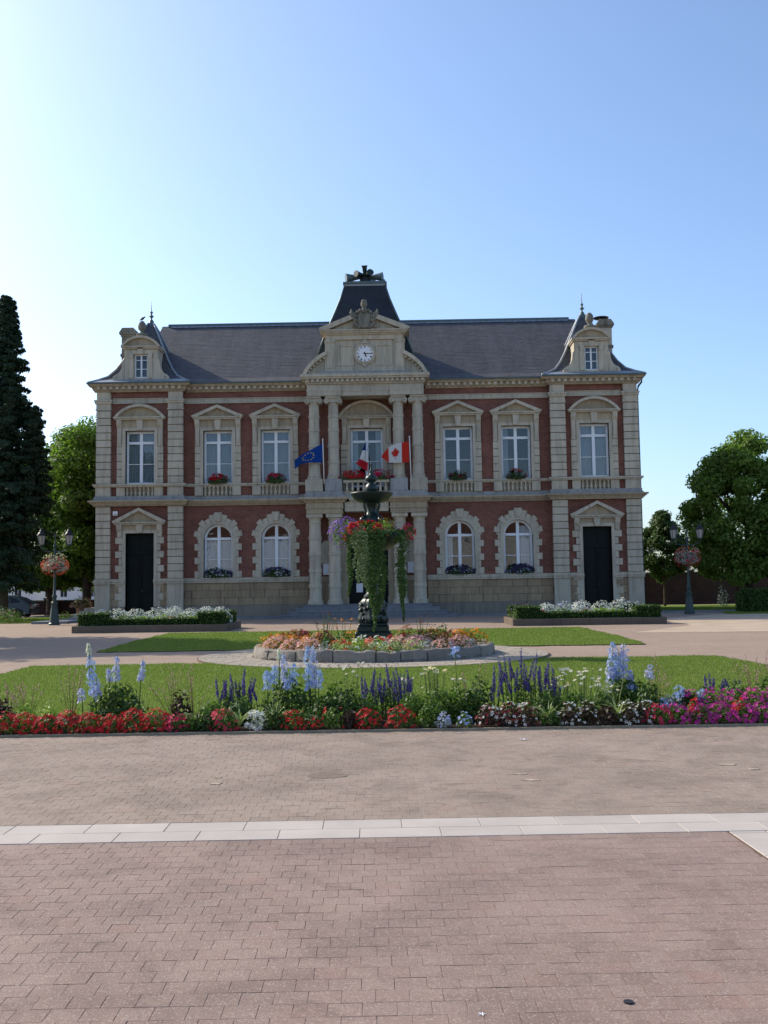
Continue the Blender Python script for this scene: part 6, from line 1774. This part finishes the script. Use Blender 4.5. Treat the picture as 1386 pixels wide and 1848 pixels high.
# ================================================================== LEFT SIDE: lawn, car, wall, houses, side steps
tag(MB().slab([(-40, 51.6), (-19.4, 52.0), (-18.9, 56.5), (-18.9, 62), (-40, 62)], -.05, .03).build('lawn', M['lawn']), kind='structure')
grass([(-30, 51.6), (-19.4, 52.0), (-18.9, 56.5), (-18.9, 61), (-30, 61)], 60000, .07, .014, 'grass of the strip below the conifer on the left')
tag(MB().slab([(-18.7, 50.4), (-16.9, 50.4), (-16.9, 57), (-18.7, 57)], -.05, .12).build('pavement', M['step']), kind='structure')
tag(MB().slab([(-70, 62.2), (-18, 62.2), (-18, 69), (-70, 69)], -.05, -.001).build('road', m_plain('asphalt', (.06, .058, .056), .2, 2, .9, .2, bump=.3)), kind='structure')
M['old_brick'] = m_brick('old_dark_brick', (.10, .045, .035), (.065, .032, .028), (.10, .075, .06))
def garden_wall(x0, x1, y, h, label, n_pier):
    t = thing('brick_wall', label, 'wall', ((x0 + x1) / 2, y, 0))
    w = (x1 - x0) / 2
    MB().box(-w, w, -.12, .12, 0, h).build('wall_body', M['old_brick'], t)
    MB().box(-w - .03, w + .03, -.17, .17, h, h + .09).build('coping', M['stone_dark'], t)
    for i in range(n_pier):
        xx = -w + .2 + (2 * w - .4) * i / (n_pier - 1)
        p = MB().box(xx - .22, xx + .22, -.2, .2, 0, h + .15).build('pier', M['old_brick'], t); MB().box(xx - .27, xx + .27, -.25, .25, h + .15, h + .25).build('pier_cap', M['stone_dark'], p)
garden_wall(-46, -20.6, 70.5, .95, 'low dark brick wall behind the car on the left', 7)
garden_wall(14.2, 44, 75.0, 2.35, 'dark red brick garden wall behind the trees on the right', 9)

M['white_render'] = m_plain('white_render', (.70, .69, .66), .08, 1, .85, .2)
M['tile'] = m_plain('brown_roof_tile', (.17, .09, .065), .25, 2, .85, .2)
def cottage(x, y, w, d, h, rise, label, n, rz=0):
    t = thing('house', label, 'house', (x, y, 0), rz)
    MB().box(-w / 2, w / 2, 0, d, 0, h).build('wall', M['white_render'], t)
    r_ = MB(); r_.prism([(0, 0), (1, 0), (.5, 1)], 0, 1); 
    rf = MB(); rf.v = []; rf.f = []
    rf.poly([(-w / 2 - .2, -.3, h - .1), (w / 2 + .2, -.3, h - .1), (w / 2 + .2, d / 2, h + rise), (-w / 2 - .2, d / 2, h + rise)]); rf.poly([(-w / 2 - .2, d + .3, h - .1), (-w / 2 - .2, d / 2, h + rise), (w / 2 + .2, d / 2, h + rise), (w / 2 + .2, d + .3, h - .1)])
    RF = rf.build('roof', M['tile'], t, recalc=False); MB().box(w * .3, w * .3 + .7, d / 2 - .3, d / 2 + .3, h + rise - .6, h + rise + .9).build('chimney', M['old_brick'], RF)
    gb = MB()
    for sx in (-1, 1): gb.poly([(sx * w / 2, 0, h), (sx * w / 2, d, h), (sx * w / 2, d / 2, h + rise - .05)])
    gb.build('gable', M['white_render'], t, recalc=False)
    for i in range(n):
        xx = -w / 2 + w * (i + .5) / n
        W = MB().box(xx - .5, xx + .5, -.05, .02, .9, 2.2).build('window', M['white_paint'], t); MB().box(xx - .42, xx - .03, -.065, -.05, .98, 2.12).build('pane', M['black'], W); MB().box(xx + .03, xx + .42, -.065, -.05, .98, 2.12).build('pane', M['black'], W)
    return t
cottage(-54, 130, 20, 8, 3.0, 3.2, 'white rendered house far behind the car on the left', 5)
cottage(-37, 126, 15, 8, 2.8, 2.6, 'low white house far behind the left broadleaf tree', 4)

cottage(-21, -26, 22, 8, 9.0, 3.0, 'white house across the square, seen mirrored in the left arched windows', 6, PI)
cottage(14, -28, 20, 8, 9.0, 3.0, 'pale unseen house added across the square to lighten the right arched windows', 5, PI)  # added behind the camera so that its wall pales the right panes
# hatchback parked behind the conifer
def car(x, y, rz, label):
    t = thing('parked_car', label, 'car', (x, y, 0), rz)
    paint = m_plain('dark_blue_car_paint', (.018, .028, .05), .1, 2, .25, .5)
    L = 2.05
    prof = [(-L, .32), (-L - .03, .62), (-L + .12, .86), (-1.15, .98), (-.55, 1.38), (-.2, 1.45), (.7, 1.44), (1.3, 1.28), (1.85, .98), (L, .86), (L + .04, .6), (L, .3), (1.72, .24), (1.62, .5), (1.3, .62), (.98, .5), (.88, .24), (-.9, .24), (-1.0, .5), (-1.3, .62), (-1.62, .5), (-1.72, .24)]
    b = MB(); n = len(prof)
    for yy, ins in ((-.84, .06), (-.8, 0), (.8, 0), (.84, .06)):
        for px, pz in prof:
            k = (abs(yy) > .82) * 1.0
            tuck = .16 * max(0, (pz - .9) / .55)
            b.v.append((px * (1 - .01 * k), yy * (1 - tuck), pz))
    for r_ in range(3):
        for i in range(n): j = (i + 1) % n; b.f.append((r_ * n + i, r_ * n + j, (r_ + 1) * n + j, (r_ + 1) * n + i))
    b.f.append(tuple(range(n))); b.f.append(tuple(range(4 * n - 1, 3 * n - 1, -1)))
    B = b.build('body', paint, t, 'auto')
    for s in (-1, 1):
        for pts in ([(-1.0, .98), (-.5, 1.32), (-.12, 1.37), (-.12, .96)], [(-.04, .96), (-.04, 1.375), (.62, 1.36), (.78, .95)], [(.86, .95), (.7, 1.35), (1.18, 1.23), (1.5, 1.0)]):
            m = MB()
            P = [(px, s * (.84 * (1 - .16 * max(0, (pz - .9) / .55)) + .006), pz) for px, pz in pts]; Q = [(a, q - s * .02, c) for a, q, c in P]
            m.v += P + Q; k = len(P); m.f += [tuple(range(k)), tuple(range(2 * k - 1, k - 1, -1))] + [(i, k + i, k + (i + 1) % k, (i + 1) % k) for i in range(k)]
            m.build('side_window', M['glass_dark'], t)
        MB().box(-.18, .02, s * .845 - .01, s * .845 + .01, .78, .81).build('door_handle', M['black'], t)
        for wx in (-1.3, 1.3):
            W = MB().lathe([(.2, -.1), (.3, -.1), (.32, -.06), (.32, .06), (.3, .1), (.2, .1)], 22).mesh('tyre', M['black'], 'auto')
            w = link('wheel', W, t); w.location = (wx, s * .74, .32); w.rotation_euler = (R(90), 0, 0)
            h_ = MB().lathe([(.21, -.08), (.21, .085), (.15, .07), (.05, .1)], 16).build('rim', M['lead'], w)
        MB().box(L - .14, L + .02, s * .55 - .2, s * .55 + .2, .7, .84).build('tail_lamp', m_tail, t); MB().box(-L - .01, -L + .16, s * .55 - .2, s * .55 + .2, .62, .76).build('headlight', M['lamp_glass'], t)
    MB().box(L - .02, L + .09, -.78, .78, .34, .56).build('bumper', M['black'], t, bevel=.02); MB().box(-L - .1, -L + .02, -.78, .78, .3, .52).build('bumper', M['black'], t, bevel=.02)
M['glass_dark'] = m_plain('tinted_car_glass', (.010, .012, .015), .1, 2, .2, .3)
m_tail = m_plain('red_lamp', (.35, .01, .01), .1, 2, .2, .5)
car(-25.4, 63.4, 0, 'dark blue hatchback parked behind the conifer trunk on the left')

# steps at the left flank with a planted tub
S = thing('side_steps', 'stone steps at the left flank of the town hall', 'steps', (-18.0, 58.2, 0))
for i in range(4): MB().box(-.95 + i * .3, .95, -1.4, 1.4, i * .17, (i + 1) * .17).build('tread', M['stone_grey'], S)
tb = thing('flower_tub', 'brown tub of dusky flowers on the side steps', 'flower tub', (-18.35, 57.3, .34))
MB().lathe([(.24, 0), (.34, .36), (.37, .36), (.37, .42), (.3, .42)], 16).build('pot', m_plain('terracotta', (.22, .12, .08), .2, 4, .85, .2), tb, 'auto')
foliage(tb, 420, .62, .6, .62, .1, M['leaf_bronze'], z0=.38); foliage(tb, 200, .6, .6, .66, .1, M['leaf_mid'], 'green_foliage', z0=.4); blossoms(tb, 90, .62, .6, .62, .08, M['f_pinkpale'], z0=.38)
clump('lime_plant', 'lime green plant beside the foot of the side steps', 'plant', -19.2, 57.0, 0, .4, .5, 'leaf_lime', None, 260, 0, .1)
clump('rose_bush', 'pale flowering bush at the foot of the conifer on the left', 'plant', -20.6, 52.6, .02, .8, .75, 'leaf_mid', 'pinkpale', 620, 60, .1, .08)
clump('rose_bush', 'second low bush at the very left edge below the conifer', 'plant', -21.6, 53.4, .02, .9, .9, 'leaf_dark', 'white', 620, 50, .1, .08)

# ================================================================== RIGHT SIDE: strips of grass, hedge
tag(MB().slab([(15.2, 57.5), (44, 57.0), (44, 73), (14.2, 73)], -.05, .03).build('lawn', M['lawn']), kind='structure')
grass([(14.6, 57.5), (30, 57.2), (30, 66), (14.6, 66)], 60000, .07, .016, 'grass below the lime trees on the right')
tag(MB().slab([(13.8, 55.6), (40, 54.6), (40, 56.6), (13.8, 57.2)], -.05, .05).build('pavement', M['step']), kind='structure')
tag(MB().slab([(16.6, 51.0), (40, 50), (40, 54.5), (17.4, 54.4)], -.05, .03).build('lawn', M['lawn']), kind='structure')
grass([(16.6, 51.0), (30, 50.4), (30, 54.4), (17.4, 54.4)], 30000, .06, .014, 'grass strip round the hedge on the right')
Hd = thing('clipped_hedge', 'dark clipped hedge at the right edge below the lime trees', 'hedge', (20.6, 53.4, .02))
hedge_piece(Hd, 'hedge_block', -2.3, 2.6, -.7, .7, 0, 1.2, 420, .09); hedge_piece(Hd, 'hedge_end', -2.62, -2.3, -.5, .5, .06, 1.05, 420, .09)
sh = thing('rose_bush', 'thin pale leaved shrub in front of the garden wall on the right', 'plant', (21.2, 66, 0))
foliage(sh, 120, .4, .4, 1.5, .16, M['leaf_grey']); MB().tube([(0, 0, 0), (.05, 0, .8), (0, 0, 1.4)], [.03, .02, .008], 6).build('stem', M['bark'], sh)
